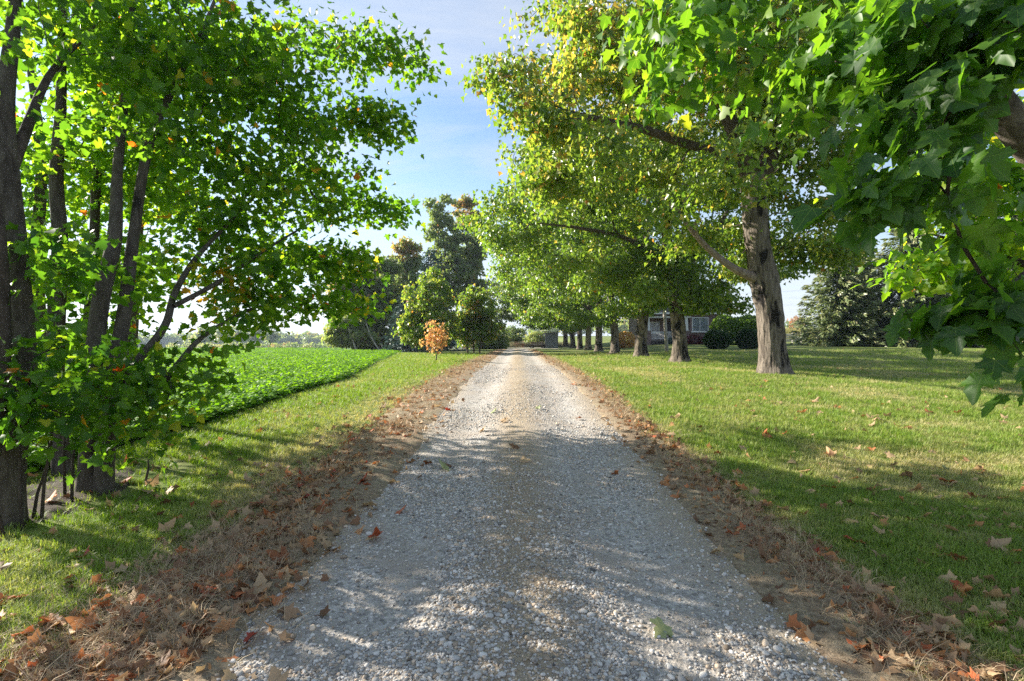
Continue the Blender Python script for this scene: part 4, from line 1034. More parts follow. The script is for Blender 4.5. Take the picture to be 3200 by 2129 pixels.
# ---- conifers
NEED = (np.array([[0, 0, 0], [.20, .25, .0], [.12, .75, -.05], [0, 1.1, -.16], [-.12, .75, -.05], [-.20, .25, .0]], float), np.array([[0, 1, 5], [1, 2, 5], [5, 2, 4], [2, 3, 4]]))
def conifer(name, label, x, y, top, width, mat, seed, nbr=170, sp=26, size=.30, group=None, low=.25, droop=.35, bark='bark_spruce', power=.85):
    rr = np.random.default_rng(seed)
    g = float(H(x, y)) - .05; h_ = top - g
    root = thing(name, label, 'tree', (x, y, g), 0, group)
    b = B(); b.tube(np.array([[0, 0, 0], [0, 0, h_ * .5], [0, 0, h_ * .96]]), [.022 * h_, .013 * h_, .004], 10, True); b.build('trunk', M[bark], root, True)
    br = B(); P_, T_, N_, Sz, Ti = [], [], [], [], []
    for i in range(nbr):
        t = (i + rr.random()) / nbr
        z = low + (h_ - low) * t
        ln = width * (1 - t) ** power * (.74 + .40 * rr.random()) + .28
        a = i * 2.39996 + rr.normal(scale=.25); c = np.array([math.cos(a), math.sin(a), 0])
        sl = droop * (1.25 - 1.6 * t)
        q = np.linspace(0, 1, 5)[:, None]
        pts = np.array([0, 0, z]) + c * ln * q + np.array([0, 0, 1]) * (-sl * ln * (q - .55 * q ** 3))
        br.tube(pts, [.018 * ln / 2 + .008, .015, .01, .007, .003], 3, False)
        m = max(5, int(sp * ln / width * 1.15) + 4)
        u = rr.random(m) ** .75
        pp = np.array([0, 0, z]) + c * (ln * u)[:, None] + np.array([0, 0, 1]) * (-sl * ln * (u - .55 * u ** 3))[:, None]
        sd = np.array([-c[1], c[0], 0]) * (rr.random(m) * 2 - 1)[:, None] * (.16 * ln * (1.15 - u))[:, None]
        pp = pp + sd - np.array([0, 0, 1]) * (rr.random(m) * .10 * ln)[:, None]
        P_.append(pp); T_.append(c + sd * 1.6 + np.array([0, 0, -.25]) + rr.normal(scale=.35, size=(m, 3))); N_.append(np.array([0, 0, .7]) + .8 * np.array(S) + rr.normal(scale=.55, size=(m, 3)))
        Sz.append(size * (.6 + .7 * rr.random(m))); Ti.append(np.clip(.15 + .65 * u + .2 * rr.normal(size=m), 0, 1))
    V = np.concatenate(br.v); F = tri(np.concatenate(br.f))
    link('branches', mesh_np('branches', V, F, M[bark], smooth=True), root, kind='stuff')
    cat = np.concatenate
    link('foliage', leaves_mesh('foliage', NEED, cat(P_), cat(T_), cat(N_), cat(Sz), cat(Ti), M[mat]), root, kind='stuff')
    return root
SG = 'tall spruces at the edge of the lawn'
def topz(py, d): return CAM_Z - (py - 785.2) * d / FD
conifer('spruce_tree', 'spruce at the open end of the dark row, nearest the rail fence', X_(1930, 56), 56, topz(535, 56), 5.4, 'needle', 301, 300, 80, .46, SG)
conifer('spruce_tree', 'narrow darker spruce, second from the rail fence', X_(1978, 60), 60, topz(535, 60), 4.6, 'needle', 302, 280, 70, .46, SG)
conifer('spruce_tree', 'broad sunlit spruce, third from the rail fence', X_(2090, 54), 54, topz(480, 54), 6.0, 'needle', 303, 320, 84, .48, SG)
conifer('spruce_tree', 'tall spruce, fourth from the rail fence, behind the hanging maple leaves', X_(2215, 52), 52, topz(430, 52), 5.4, 'needle', 304, 300, 76, .48, SG)
conifer('spruce_tree', 'last spruce of the dark row, cut by the edge of the view', X_(2340, 50), 50, topz(420, 50), 5.4, 'needle', 305, 300, 76, .48, SG)
BS = 'blue spruces behind the round maples'
conifer('blue_spruce', 'taller blue spruce rising behind the round maples', X_(990, 56), 56, topz(573, 56), 3.6, 'needle_blue', 306, 190, 34, .40, BS, droop=.1)
conifer('blue_spruce', 'shorter blue spruce at the corner of the crop field', X_(936, 50), 50, topz(668, 50), 2.2, 'needle_blue', 307, 150, 30, .32, BS, droop=.1)

# ---- clipped yews and shrubs by the house
def ball_shrub(name, label, x, y, lobes, n_, size, mat, seed, tf, group=None, category='shrub'):
    rr = np.random.default_rng(seed); g = float(H(x, y)) - .03
    root = thing(name, label, category, (x, y, g), 0, group)
    b = B()
    for a in range(5): b.tube(np.array([[0, 0, 0], [.25 * math.cos(a * 1.3), .25 * math.sin(a * 1.3), .45], [.5 * math.cos(a * 1.3), .5 * math.sin(a * 1.3), .9]]), [.04, .03, .015], 5, False)
    V = np.concatenate(b.v); link('branches', mesh_np('branches', V, tri(np.concatenate(b.f)), M['bark_limb']), root, kind='stuff')
    ps, ns = [], []
    for (cx, cy, cz, rx, ry, rz) in lobes:
        m = int(n_ * rx * rz / sum(l[3] * l[5] for l in lobes))
        d_ = rr.normal(size=(m, 3)); d_ /= np.linalg.norm(d_, axis=1, keepdims=True)
        r_ = (.86 + .14 * rr.random(m) ** .5) * (.93 + .14 * vnoise(d_[:, 0] * 3 + seed, d_[:, 1] * 3, d_[:, 2] * 3))
        ps.append(np.array([cx, cy, cz]) + d_ * r_[:, None] * [rx, ry, rz]); ns.append(d_)
    p = np.concatenate(ps); nn = np.concatenate(ns)
    k = p[:, 2] > .04; p, nn = p[k], nn[k]; m = len(p)
    link('foliage', leaves_mesh('foliage', OVAL if mat == 'yew' else LOW, p, nn + rr.normal(scale=.5, size=(m, 3)) + [0, 0, .5], nn + rr.normal(scale=.7, size=(m, 3)), size * (.6 + .8 * rr.random(m)), tf(m, rr), M[mat]), root, kind='stuff')
    return root
rnd = lambda m, rr: rr.random(m)
YG = 'clipped round yews on the lawn'
ball_shrub('yew_bush', 'round clipped yew on the lawn in front of the picture window', X_(1650, 45), 45.0, [(0, 0, .78, 1.12, 1.1, .80), (-.35, -.1, 1.0, .7, .7, .62), (.4, 0, .95, .65, .7, .6)], 9000, .13, 'yew', 401, rnd, YG)
ball_shrub('yew_bush', 'round clipped yew half hidden by the biggest maple trunk', X_(1722, 46), 46.0, [(0, 0, .85, 1.0, 1.0, .88)], 6500, .13, 'yew', 402, rnd, YG)
ball_shrub('lilac_bush', 'loose dark bush behind the two clipped yews', X_(1700, 58), 58.0, [(0, 0, 1.5, 2.3, 1.6, 1.5), (1.2, 0, 2.1, 1.4, 1.4, 1.2), (-1.6, 0, 1.8, 1.4, 1.4, 1.5)], 5200, .26, 'leaf_row', 403, lambda m, rr: .1 + .35 * rr.random(m))
ball_shrub('flower_bush', 'sunlit orange and yellow flower bush behind the third maple', X_(1440, 58), 58.0, [(0, 0, .9, 1.1, .8, .9), (-.8, 0, .7, .8, .6, .6)], 2200, .18, 'leaf_orange', 404, lambda m, rr: np.where(rr.random(m) < .5, .9, .1) * rr.random(m), category='flower bush')
M['pinkflower'] = leaf_mat('dusky red flower', [(0, (0.05, 0.09, 0.03)), (.4, (0.16, 0.05, 0.06)), (1, (0.36, 0.10, 0.14))], trans=.25, gain=(1.2, 1.2, 1.2))
ball_shrub('flower_bush', 'dusky red flower bush under the picture window', X_(1597, 61.2), 61.2, [(0, 0, .55, .95, .5, .55), (1.2, 0, .45, .7, .5, .45), (-.9, .1, .4, .6, .4, .4)], 1700, .15, 'pinkflower', 405, rnd, category='flower bush')
ball_shrub('hosta_plant', 'low grey-green leafy plant by the porch steps', X_(1545, 60.6), 60.6, [(0, 0, .3, .75, .4, .34)], 420, .26, 'needle_blue', 406, lambda m, rr: .5 + .5 * rr.random(m), category='plant')

# =================================================================== HOUSE
def brick_mat():
    m, nt, p, o = new_mat('brick wall')
    tc = nt.nodes.new('ShaderNodeTexCoord'); mp = nt.nodes.new('ShaderNodeMapping'); mp.inputs['Rotation'].default_value = (R(90), 0, 0)
    nt.links.new(tc.outputs['Object'], mp.inputs[0])
    b = nt.nodes.new('ShaderNodeTexBrick'); b.inputs['Scale'].default_value = 1.0; b.inputs['Brick Width'].default_value = .22; b.inputs['Row Height'].default_value = .075; b.inputs['Mortar Size'].default_value = .007
    b.inputs['Color1'].default_value = (.20, .115, .105, 1); b.inputs['Color2'].default_value = (.14, .085, .085, 1); b.inputs['Mortar'].default_value = (.30, .27, .25, 1)
    nt.links.new(mp.outputs[0], b.inputs['Vector']); nt.links.new(b.outputs['Color'], p.inputs['Base Color']); p.inputs['Roughness'].default_value = .9
    bump(nt, p, b.outputs['Fac'], -.4, .01)
    return m
M['brick'] = brick_mat()
M['white'] = plain('white painted wood', (.74, .74, .74), .6, 9, .08, .1)
M['stone'] = plain('pale foundation block', (.42, .40, .39), .9, 4, .2, .3)
M['roof'] = plain('dark roof shingle', (.10, .09, .09), .9, 18, .4, .5)
M['siding'] = plain('grey gable siding', (.30, .28, .32), .8, 3, .12, .2)
M['porchfloor'] = plain('porch boards', (.22, .20, .19), .8, 5, .2, .2)
M['dark'] = plain('dark painted door', (.06, .05, .055), .6, 5, .2, .1)
M['curtain'] = plain('net curtain', (.55, .53, .5), .9, 14, .2, .2, mscale=(3, 1, .3))
m, nt_, p_, o_ = new_mat('window glass'); p_.inputs['Base Color'].default_value = (.62, .68, .75, 1); p_.inputs['Roughness'].default_value = .04; p_.inputs['Transmission Weight'].default_value = .75; p_.inputs['IOR'].default_value = 1.45
M['glass'] = m
hx, hy = X_(1486, 62), 62.0; hz0 = float(H(20, 62)) - .12
house = thing('house', 'brick farmhouse with white porch rail and picture window behind the row maples', 'house', (hx, hy, hz0))
WL = 9.3; DP = 9.0; ZT = 3.9; PL = 5.35      # width, depth, eave height, width of the porch part
xw = [0, PL]  # porch bay then window bay
def wall_with_holes(x0, x1, z0, z1, holes, y, t, mat, parent, name='wall'):
    b = B(); xs_ = sorted({x0, x1, *[h[0] for h in holes], *[h[1] for h in holes]}); zs = sorted({z0, z1, *[h[2] for h in holes], *[h[3] for h in holes]})
    for i in range(len(xs_) - 1):
        for j in range(len(zs) - 1):
            cx, cz = (xs_[i] + xs_[i + 1]) / 2, (zs[j] + zs[j + 1]) / 2
            if any(h[0] < cx < h[1] and h[2] < cz < h[3] for h in holes): continue
            b.box((cx, y + t / 2, cz), (xs_[i + 1] - xs_[i], t, zs[j + 1] - zs[j]))
    return b.build(name, mat, parent)
PD = 2.2                                            # porch depth
pw_ = (5.62, 7.62, 1.62, 3.38)                      # picture window
wall_with_holes(PL, WL, .75, ZT, [pw_], 0, .3, M['brick'], house)
wall_with_holes(0, PL, .6, ZT, [(2.9, 3.9, .72, 2.85), (.9, 2.3, 1.5, 2.9)], PD, .3, M['brick'], house)
b = B(); b.box((WL - .15, DP / 2 + .3, (ZT + .3) / 2), (.3, DP - .6, ZT - .3)); b.build('wall', M['brick'], house)
b = B(); b.box((.15, PD + .3 + (DP - PD) / 2, ZT / 2), (.3, DP - PD, ZT)); b.build('wall', M['brick'], house)
b = B(); b.box((WL / 2, DP + .15, ZT / 2), (WL, .3, ZT)); b.build('wall', M['brick'], house)
b = B(); b.box((PL - .15, PD / 2 + .15, ZT / 2 + .1), (.3, PD - .3, ZT - .6)); b.build('wall', M['brick'], house)
b = B(); b.box(((PL + WL) / 2, .16, .36), (WL - PL, .36, .72)); b.build('foundation', M['stone'], house)
b = B(); b.box((PL / 2, PD / 2, .53), (PL - .02, PD - .02, .12)); b.build('porch_floor', M['porchfloor'], house)
b = B(); b.box((PL / 2, .12, .23), (PL - .9, .06, .46)); b.build('porch_skirt', M['dark'], house)
for px in (.32, PL - .38):
    pier = B().box((px, .2, .85), (.62, .62, 1.7)).build('porch_pier', M['brick'], house)
    B().box((px, .2, 1.74), (.72, .72, .08)).build('cap', M['stone'], pier)
    bb = B(); V = []
    for zz_, hw in ((1.79, .22), (3.30, .15)): V += [[px - hw, .2 - hw, zz_], [px + hw, .2 - hw, zz_], [px + hw, .2 + hw, zz_], [px - hw, .2 + hw, zz_]]
    bb.add(V, [[0, 1, 5, 4], [1, 2, 6, 5], [2, 3, 7, 6], [3, 0, 4, 7], [4, 5, 6, 7]]); bb.build('porch_column', M['white'], house)
B().box((PL / 2, .2, 3.42), (PL + .3, .42, .22)).build('porch_beam', M['white'], house)
rail = B().box((PL / 2 + .1, .2, 1.60), (PL - 1.3, .09, .07)).build('porch_rail', M['white'], house)
B().box((PL / 2 + .1, .2, .75), (PL - 1.3, .07, .06)).build('bottom_rail', M['white'], rail)
bme = None
for i in range(26):
    xb = .78 + i * (PL - 1.5) / 25
    if bme is None:
        o = B().box((0, 0, 0), (.055, .04, .79)).build('baluster', M['white'], rail); bme = o.data
    else: o = link('baluster', bme, rail)
    o.location = (xb + .03, .2, 1.17)
B().box((-.55, -.05, .42), (.7, .8, .16)).build('step', M['stone'], house); B().box((-.55, .25, .62), (.7, .5, .2)).build('step', M['stone'], house); B().box((-.55, -.35, .2), (.7, .9, .2)).build('step', M['stone'], house)
def window(x0, x1, z0, z1, y, mull, parent):
    w_ = B(); t = .09
    for (cx, cz, dx, dz) in (((x0 + x1) / 2, z1 - t / 2, x1 - x0 + .1, t + .02), ((x0 + x1) / 2, z0 + t / 2, x1 - x0 + .1, t + .02), (x0 + t / 2, (z0 + z1) / 2, t, z1 - z0 - 2 * t), (x1 - t / 2, (z0 + z1) / 2, t, z1 - z0 - 2 * t)): w_.box((cx, y, cz), (dx, .12, dz))
    for mm in mull: w_.box((mm, y, (z0 + z1) / 2), (.07, .10, z1 - z0 - 2 * t))
    f = w_.build('window', M['white'], parent)
    e_ = [x0 + t] + list(mull) + [x1 - t]
    for i in range(len(e_) - 1): B().box(((e_[i] + e_[i + 1]) / 2, y + .01, (z0 + z1) / 2), (e_[i + 1] - e_[i] - .07, .012, z1 - z0 - 2 * t)).build('pane', M['glass'], f)
    B().box(((x0 + x1) / 2, y - .06, z0 - .05), (x1 - x0 + .25, .2, .07)).build('sill', M['white'], f)
    cu = B()
    for i in range(24):
        xx = x0 + .1 + (x1 - x0 - .2) * i / 23
        if .38 < i / 23 < .58: continue
        cu.box((xx, y + .22 + .02 * (i % 2), (z0 + z1) / 2), ((x1 - x0) / 22, .01, z1 - z0))
    cu.build('curtain', M['curtain'], f)
    return f
window(*pw_, .05, [6.58], house)
window(.9, 2.3, 1.5, 2.9, PD + .05, [1.6], house)
B().box((3.4, PD + .1, 1.78), (.98, .08, 2.1)).build('door', M['dark'], house)
# roof, dormer, chimney
rf = B(); ov = .5
V = [[-ov, -ov, ZT - .12], [WL + ov, -ov, ZT - .12], [WL + ov, DP / 2, ZT + 3.3], [-ov, DP / 2, ZT + 3.3], [-ov, DP + ov, ZT - .12], [WL + ov, DP + ov, ZT - .12]]
V2 = [[a, b_, c + .16] for a, b_, c in V]
rf.add(V + V2, [[6, 7, 8, 9], [9, 8, 11, 10], [1, 0, 3, 2], [2, 3, 4, 5], [0, 1, 7, 6], [5, 4, 10, 11], [1, 2, 8, 7], [2, 5, 11, 8], [3, 0, 6, 9], [4, 3, 9, 10]])
roof = rf.build('roof', M['roof'], house)
B().box((WL - 2, DP / 2 + .8, ZT + 3.4), (.7, .7, 1.6)).build('chimney', M['brick'], roof)
gb = B(); gb.add([[0, .1, ZT], [WL, .1, ZT], [0, DP, ZT], [WL, DP, ZT], [0, DP / 2, ZT + 3.25], [WL, DP / 2, ZT + 3.25]], [[0, 4, 2, 2], [1, 3, 5, 5]]); gb.build('gable', M['siding'], house)
B().box((1.9, 1.6, ZT + 1.35), (3.0, 2.4, 1.9)).build('dormer', M['siding'], house)
d_ = B(); d_.add([[.2, .2, ZT + 2.25], [3.6, .2, ZT + 2.25], [1.9, .2, ZT + 3.4], [.2, 4, ZT + 2.25], [3.6, 4, ZT + 2.25], [1.9, 4, ZT + 3.4]], [[0, 1, 2, 2], [0, 2, 5, 3], [2, 1, 4, 5], [0, 3, 4, 1]]); d_.build('dormer_roof', M['roof'], house)
B().box((.36, .38, ZT + 1.35), (.14, .06, 1.9)).build('corner_board', M['white'], house); B().box((WL / 2, -ov - .02, ZT - .06), (WL + 2 * ov, .06, .2)).build('fascia', M['white'], house)

# ---- wooden pole on the lawn
q = (X_(1535, 42), 42.0); g = float(H(*q)) - .1
pole = thing('utility_pole', 'weathered wooden pole leaning slightly on the lawn before the porch', 'pole', (q[0], q[1], g))
M['greywood'] = plain('weathered grey wood', (.33, .30, .27), .9, 7, .35, .5, mscale=(1, 1, .12))
b = B(); b.tube(np.array([[0, 0, 0], [-.12, 0, 2], [-.30, 0, 5], [-.46, 0, 8]]), [.15, .14, .125, .11], 14); b.build('shaft', M['greywood'], pole, True)
B().box((-.44, -.02, 7.3), (1.5, .1, .12)).build('crossarm', M['greywood'], pole)
for xx in (-1.0, .1): B().tube(np.array([[xx, 0, 7.36], [xx, 0, 7.5]]), [.05, .035], 8).build('insulator', M['white'], pole)

# ---- split-rail fence
fx0, fx1, fy = X_(1775, 75), X_(1905, 72), 74.0
fence = thing('rail_fence', 'weathered split-rail fence in front of the corn', 'fence', (fx0, fy, 0))
npost = 6
M['fencewood'] = plain('silvered fence rail', (.50, .47, .43), .9, 7, .25, .3)
for i in range(npost):
    x = fx0 + (fx1 - fx0) * i / (npost - 1); g = float(H(x, fy))
    B().box((x - fx0, 0, g + .68), (.14, .14, 1.5), rotz(.2 * i)).build('post', M['fencewood'], fence)
    if i < npost - 1:
        xn = fx0 + (fx1 - fx0) * (i + 1) / (npost - 1); gn = float(H(xn, fy))
        for k in range(5):
            zz_ = .22 + .25 * k + .04 * math.sin(i * 3 + k * 2)
            B().tube(np.array([[x - fx0 - .1, -.10 + .03 * (k % 2), g + zz_], [(x + xn) / 2 - fx0, -.10, (g + gn) / 2 + zz_ - .03], [xn - fx0 + .1, -.10 - .03 * (k % 2), gn + zz_ + .02]]), [.075, .085, .07], 6).build('rail', M['fencewood'], fence)

# ---- corn beyond the fence
M['corn'] = inst_mat('corn leaf', .6, .3, (1.3, 1.3, .8))
def corn(seed):
    r = np.random.default_rng(seed); V = [[-.012, 0, 0], [.012, 0, 0], [.008, 0, 2.2], [-.008, 0, 2.2]]; F = [[0, 1, 2], [0, 2, 3]]
    for i in range(9):
        a = r.random() * 6.28; c = np.array([math.cos(a), math.sin(a), 0]); px_ = np.array([-c[1], c[0], 0]) * .04; z = .3 + i * .2; n = len(V)
        V += [list(c * 0 + [0, 0, z]), list(c * .3 + px_ + [0, 0, z + .28]), list(c * .3 - px_ + [0, 0, z + .28]), list(c * .65 + [0, 0, z - .05])]
        F += [[n, n + 1, n + 2], [n + 1, n + 3, n + 2]]
    n = len(V); V += [[-.06, 0, 2.15], [.06, 0, 2.15], [0, .02, 2.5]]; F += [[n, n + 1, n + 2]]
    return mesh_np('corn', np.array(V, float), np.array(F), M['corn'])
rng = np.random.default_rng(77)
n = 2600
x = 42 + 70 * rng.random(n); y = np.floor(rng.random(n) * 14) * .75 + 92 + 18 * (rng.random(n) < .3)
t = rng.random(n)[:, None]
scatter('corn_field', np.column_stack([x, y, H(x, y)]), np.column_stack([np.zeros(n), np.zeros(n), rng.random(n) * 6.28]), .85 + .25 * rng.random(n), np.array([.22, .24, .06]) * (1 - t) + t * np.array([.36, .30, .13]), [corn(s) for s in range(4)])
n = 2200   # strip of corn across the crop field
x = -165 + 60 * rng.random(n); y = 330 + 20 * rng.random(n); t = rng.random(n)[:, None]
scatter('corn_strip', np.column_stack([x, y, H(x, y)]), np.column_stack([np.zeros(n), np.zeros(n), rng.random(n) * 6.28]), 1.0 + .3 * rng.random(n), np.array([.10, .18, .05]) * (1 - t) + t * np.array([.24, .26, .10]), [corn(s) for s in range(10, 13)])

# ---- far woods: one mass of crowns
def wood(name, spots, size, seed, mat, tmean, per=260):
    rr = np.random.default_rng(seed); ps, ts = [], []
    tb = B()
    for (x, y, h_, w_) in spots:
        g = float(H(x, y)); m = per
        d_ = rr.normal(size=(m, 3)); d_ /= np.linalg.norm(d_, axis=1, keepdims=True)
        lump = .7 + .6 * vnoise(d_[:, 0] * 2 + x, d_[:, 1] * 2 + y, d_[:, 2] * 2)
        cz = g + h_ * .56
        ps.append(np.array([x, y, cz]) + d_ * (lump * (.6 + .4 * rr.random(m)))[:, None] * [w_, w_, h_ * .46])
        ts.append(np.clip(tmean + .22 * rr.normal() + .1 * rr.normal(size=m), 0, 1))
        tb.tube(np.array([[x, y, g - .3], [x, y, g + h_ * .6]]), [.3, .15], 5, False)
    p = np.concatenate(ps); m = len(p)
    return p, np.concatenate(ts), tb, rr
def add_wood(name, spots, size, seed, tmean, per=260):
    p, ts, tb, rr = wood(name, spots, size, seed, None, tmean, per); m = len(p)
    V, F = LOW
    me = leaves_mesh(name, LOW, p, rr.normal(size=(m, 3)), rr.normal(size=(m, 3)) + [0, 0, .4], size * (.6 + .7 * rr.random(m)), ts, M['leaf_far'])
    o = link(name, me, kind='stuff')
    return o
rr = np.random.default_rng(900)
spots = [(-470 + 420 * rr.random(), 450 + 60 * rr.random(), 11 + 6 * rr.random(), 5 + 3 * rr.random()) for _ in range(130)]
add_wood('far_wood', spots, 2.1, 901, .40)
spots = [(40 + 330 * rr.random(), 300 + 60 * rr.random(), 9 + 5 * rr.random(), 5 + 3 * rr.random()) for _ in range(60)] + [(-60 + 110 * rr.random(), 330 + 40 * rr.random(), 9 + 4 * rr.random(), 5 + 2 * rr.random()) for _ in range(24)]
add_wood('distant_wood', spots, 1.7, 902, .55)
FT = 'field trees standing before the far wood'
for k, (px, d, h_, lb) in enumerate(((470, 300, 14, 'lone tree before the far wood, mostly behind maple leaves'), (515, 290, 15, 'second field tree before the far wood'), (548, 285, 15.5, 'field tree with a gap under its crown, left of the tallest'), (585, 280, 17, 'tallest field tree before the far wood'), (622, 290, 15, 'field tree nearest the pylon'))):
    x = X_(px, d); g = float(H(x, d))
    lb = lb.replace('left of', 'beside')
    bg_tree('field_tree', lb, 'tree', x, d, h_, [('e', (x, d, g + h_ * .62), h_ * .30, h_ * .3, h_ * .36), ('e', (x + 1.5, d, g + h_ * .45), h_ * .26, h_ * .26, h_ * .2)], 900, 1.0, 500 + k, tint_green(.36, .15, .1), ntgt=26, r=.4, group=FT, spray=(1.2, .8), zlow=4, rtip=.05)
spots = [(X_(px, 260), 260 + 8 * rr.random(), 2 + 1.6 * rr.random(), 2.5) for px in range(380, 790, 9)]
add_wood('hedgerow', spots, .8, 903, .55, 60)

# ---- pylons and wires
M['steel'] = plain('galvanised steel', (.42, .43, .45), .5, 4, .1, 0, .4)
def pylon(x, y, h_, w0, label):
    g = float(H(x, y)); root = thing('power_pylon', label, 'pylon', (x, y, g), 0, 'steel lattice pylons of the power line')
    b = B(); nl = 11
    lv = [(h_ * (i / nl), w0 * (1 - .82 * min(1, (i / nl) / .72)) / 2) for i in range(nl + 1)]
    cn = [(-1, -1), (1, -1), (1, 1), (-1, 1)]
    for i in range(nl):
        (z0, w_0), (z1, w_1) = lv[i], lv[i + 1]
        for k in range(4):
            a, c = cn[k], cn[(k + 1) % 4]
            p = lambda q, w_, z: np.array([q[0] * w_, q[1] * w_, z])
            b.tube([p(a, w_0, z0), p(a, w_1, z1)], .11, 4, False); b.tube([p(a, w_0, z0), p(c, w_1, z1)], .07, 3, False); b.tube([p(c, w_0, z0), p(a, w_1, z1)], .07, 3, False); b.tube([p(a, w_1, z1), p(c, w_1, z1)], .06, 3, False)
    b.build('lattice', M['steel'], root)
    for z, ww in ((h_ * .72, .34), (h_ * .84, .28), (h_ * .96, .2)):
        a = B(); L_ = h_ * ww / 2
        for s_ in (-1, 1):
            for yy_ in (-.4, .4): a.tube([[0, yy_, z], [s_ * L_, 0, z + .3]], .08, 3, False)
            a.tube([[0, 0, z + 1.6], [s_ * L_, 0, z + .3]], .07, 3, False)
            for q in (.3, .6): a.tube([[s_ * L_ * q, 0, z + .1], [s_ * L_ * q, 0, z + 1.6 * (1 - q) + .3]], .05, 3, False)
        a.build('crossarm', M['steel'], root)
    return root, [np.array([x + s_ * h_ * ww / 2, y, g + z]) for z, ww in ((h_ * .72, .34), (h_ * .84, .28), (h_ * .96, .2)) for s_ in (-1, 1)]
pA, wa = pylon(X_(651, 560), 560, 46, 8, 'lattice pylon rising above the far wood')
pB, wb = pylon(X_(1190, 330), 330, 40, 8, 'lattice pylon beyond the end of the lane')
for k, (a, c) in enumerate(zip(wa, wb)):
    t = np.linspace(0, 1, 15)[:, None]; pts = a * (1 - t) + c * t; pts[:, 2] -= (4 * t * (1 - t))[:, 0] * 7
    o = B().tube(pts, .035, 3, False).build('power_line', M['steel']); o['label'] = 'thin power line strung between the two lattice pylons'; o['category'] = 'cable'; o['group'] = 'power lines between the pylons'
    e = c + np.array([260, 40, 6]); t = np.linspace(0, 1, 12)[:, None]; pts = c * (1 - t) + e * t; pts[:, 2] -= (4 * t * (1 - t))[:, 0] * 6
    o = B().tube(pts, .035, 3, False).build('power_line', M['steel']); o['label'] = 'thin power line running beyond the spruces from the central pylon'; o['category'] = 'cable'; o['group'] = 'power lines past the spruces'

# ---- things in the farm yard
M['rust'] = plain('rusty iron', (.20, .085, .045), .85, 9, .5, .4)
M['shedwood'] = plain('grey shed boards', (.30, .31, .33), .85, 3, .25, .2, mscale=(2, 2, .15))
M['tin'] = plain('tin roof', (.55, .56, .58), .45, 5, .15, .1, .6)
M['oldwood'] = plain('old brown timber', (.24, .17, .13), .9, 6, .4, .4, mscale=(.2, 2, 2))
M['tar'] = plain('charred steel', (.025, .022, .02), .8, 7, .4, .3)
sx, sy = X_(1256, 76), 76.0; g = float(H(5, 76)) - .05
shed = thing('shed', 'small grey board shed with a tin roof at the end of the row', 'shed', (sx, sy, g))
bd = None
for i in range(9):
    if bd is None: o = B().box((0, 0, 0), (.185, .03, 2.35)).build('board', M['shedwood'], shed); bd = o.data
    else: o = link('board', bd, shed)
    o.location = (.12 + i * .195, .0 + .008 * (i % 2), 1.2)
for i in range(12):
    o = link('board', bd, shed); o.location = (.012 * (i % 2), .15 + i * .195, 1.2); o.rotation_euler = (0, 0, R(90))
B().box((.9, 2.4, 1.2), (1.75, .05, 2.35)).build('back_wall', M['shedwood'], shed); B().box((1.82, 1.2, 1.2), (.05, 2.4, 2.35)).build('side_wall', M['shedwood'], shed)
B().box((.8, 1.2, 2.50), (2.5, 3.0, .06), roty(.10)).build('roof', M['tin'], shed)
B().box((-.42, -.1, 1.1), (.13, .13, 2.2)).build('post', M['oldwood'], shed); B().box((-.25, -.1, 2.25), (.6, .1, .14), roty(-.5)).build('brace', M['oldwood'], shed)
bx_, by_ = X_(1142, 70), 70.0; g = float(H(bx_, by_))
bar = thing('burn_barrel', 'black charred steel barrel beside the lane end', 'barrel', (bx_, by_, g))
pr = [(0, 0), (.30, 0), (.31, .02), (.295, .04), (.295, .28), (.31, .30), (.295, .32), (.295, .58), (.31, .60), (.295, .62), (.295, .86), (.31, .88), (.29, .88), (.28, .10)]
a = np.arange(20) * 2 * math.pi / 20; V = np.array([[r_ * math.cos(t), r_ * math.sin(t), z] for r_, z in pr for t in a]); F = [[i * 20 + j, i * 20 + (j + 1) % 20, (i + 1) * 20 + (j + 1) % 20, (i + 1) * 20 + j] for i in range(len(pr) - 1) for j in range(20)]
B().add(V, F).build('drum', M['tar'], bar, True)
B().tube(np.array([[.293 * math.cos(t), .293 * math.sin(t), .885] for t in np.linspace(0, 2 * math.pi, 21)]), .012, 5, False).build('rim', M['rust'], bar)
gx, gy = X_(1127, 78), 78.0; g = float(H(gx, gy))
gate = thing('old_gate', 'pale weathered gate with a rusty hinge beside the black barrel', 'gate', (gx, gy, g))
for xx in (-.55, .55): B().box((xx, 0, .95), (.16, .16, 1.9)).build('post', M['white'], gate)
for i in range(5): B().box((0, 0, .3 + .27 * i), (.96, .05, .13)).build('slat', M['shedwood'], gate)
B().box((.62, -.1, 1.75), (.22, .04, .3)).build('hinge', M['rust'], gate)

def wheel(parent, c, r_, w_, spokes, mat, axis_x=True):
    t = np.linspace(0, 2 * math.pi, 25)
    ring = np.column_stack([np.zeros(25) if axis_x else np.cos(t) * r_, np.cos(t) * r_ if axis_x else np.zeros(25), np.sin(t) * r_]) + c
    wh = B().tube(ring, w_, 6, False).build('wheel', mat, parent)
    hb = B(); ax = np.array([.08, 0, 0]) if axis_x else np.array([0, .08, 0]); hb.tube([np.array(c) - ax, np.array(c) + ax], .05, 8); hb.build('hub', mat, wh)
    for k in range(spokes):
        a_ = k * 2 * math.pi / spokes; e_ = np.array(c) + (np.array([0, math.cos(a_), math.sin(a_)]) if axis_x else np.array([math.cos(a_), 0, math.sin(a_)])) * r_
        B().tube([np.array(c), e_], .012, 4, False).build('spoke', mat, wh)
rx_, ry_ = X_(1196, 76), 76.0; g = float(H(rx_, ry_))
rake = thing('hay_rake', 'rusty old hay rake with spoked wheels at the end of the lane', 'farm implement', (rx_, ry_, g), .5)
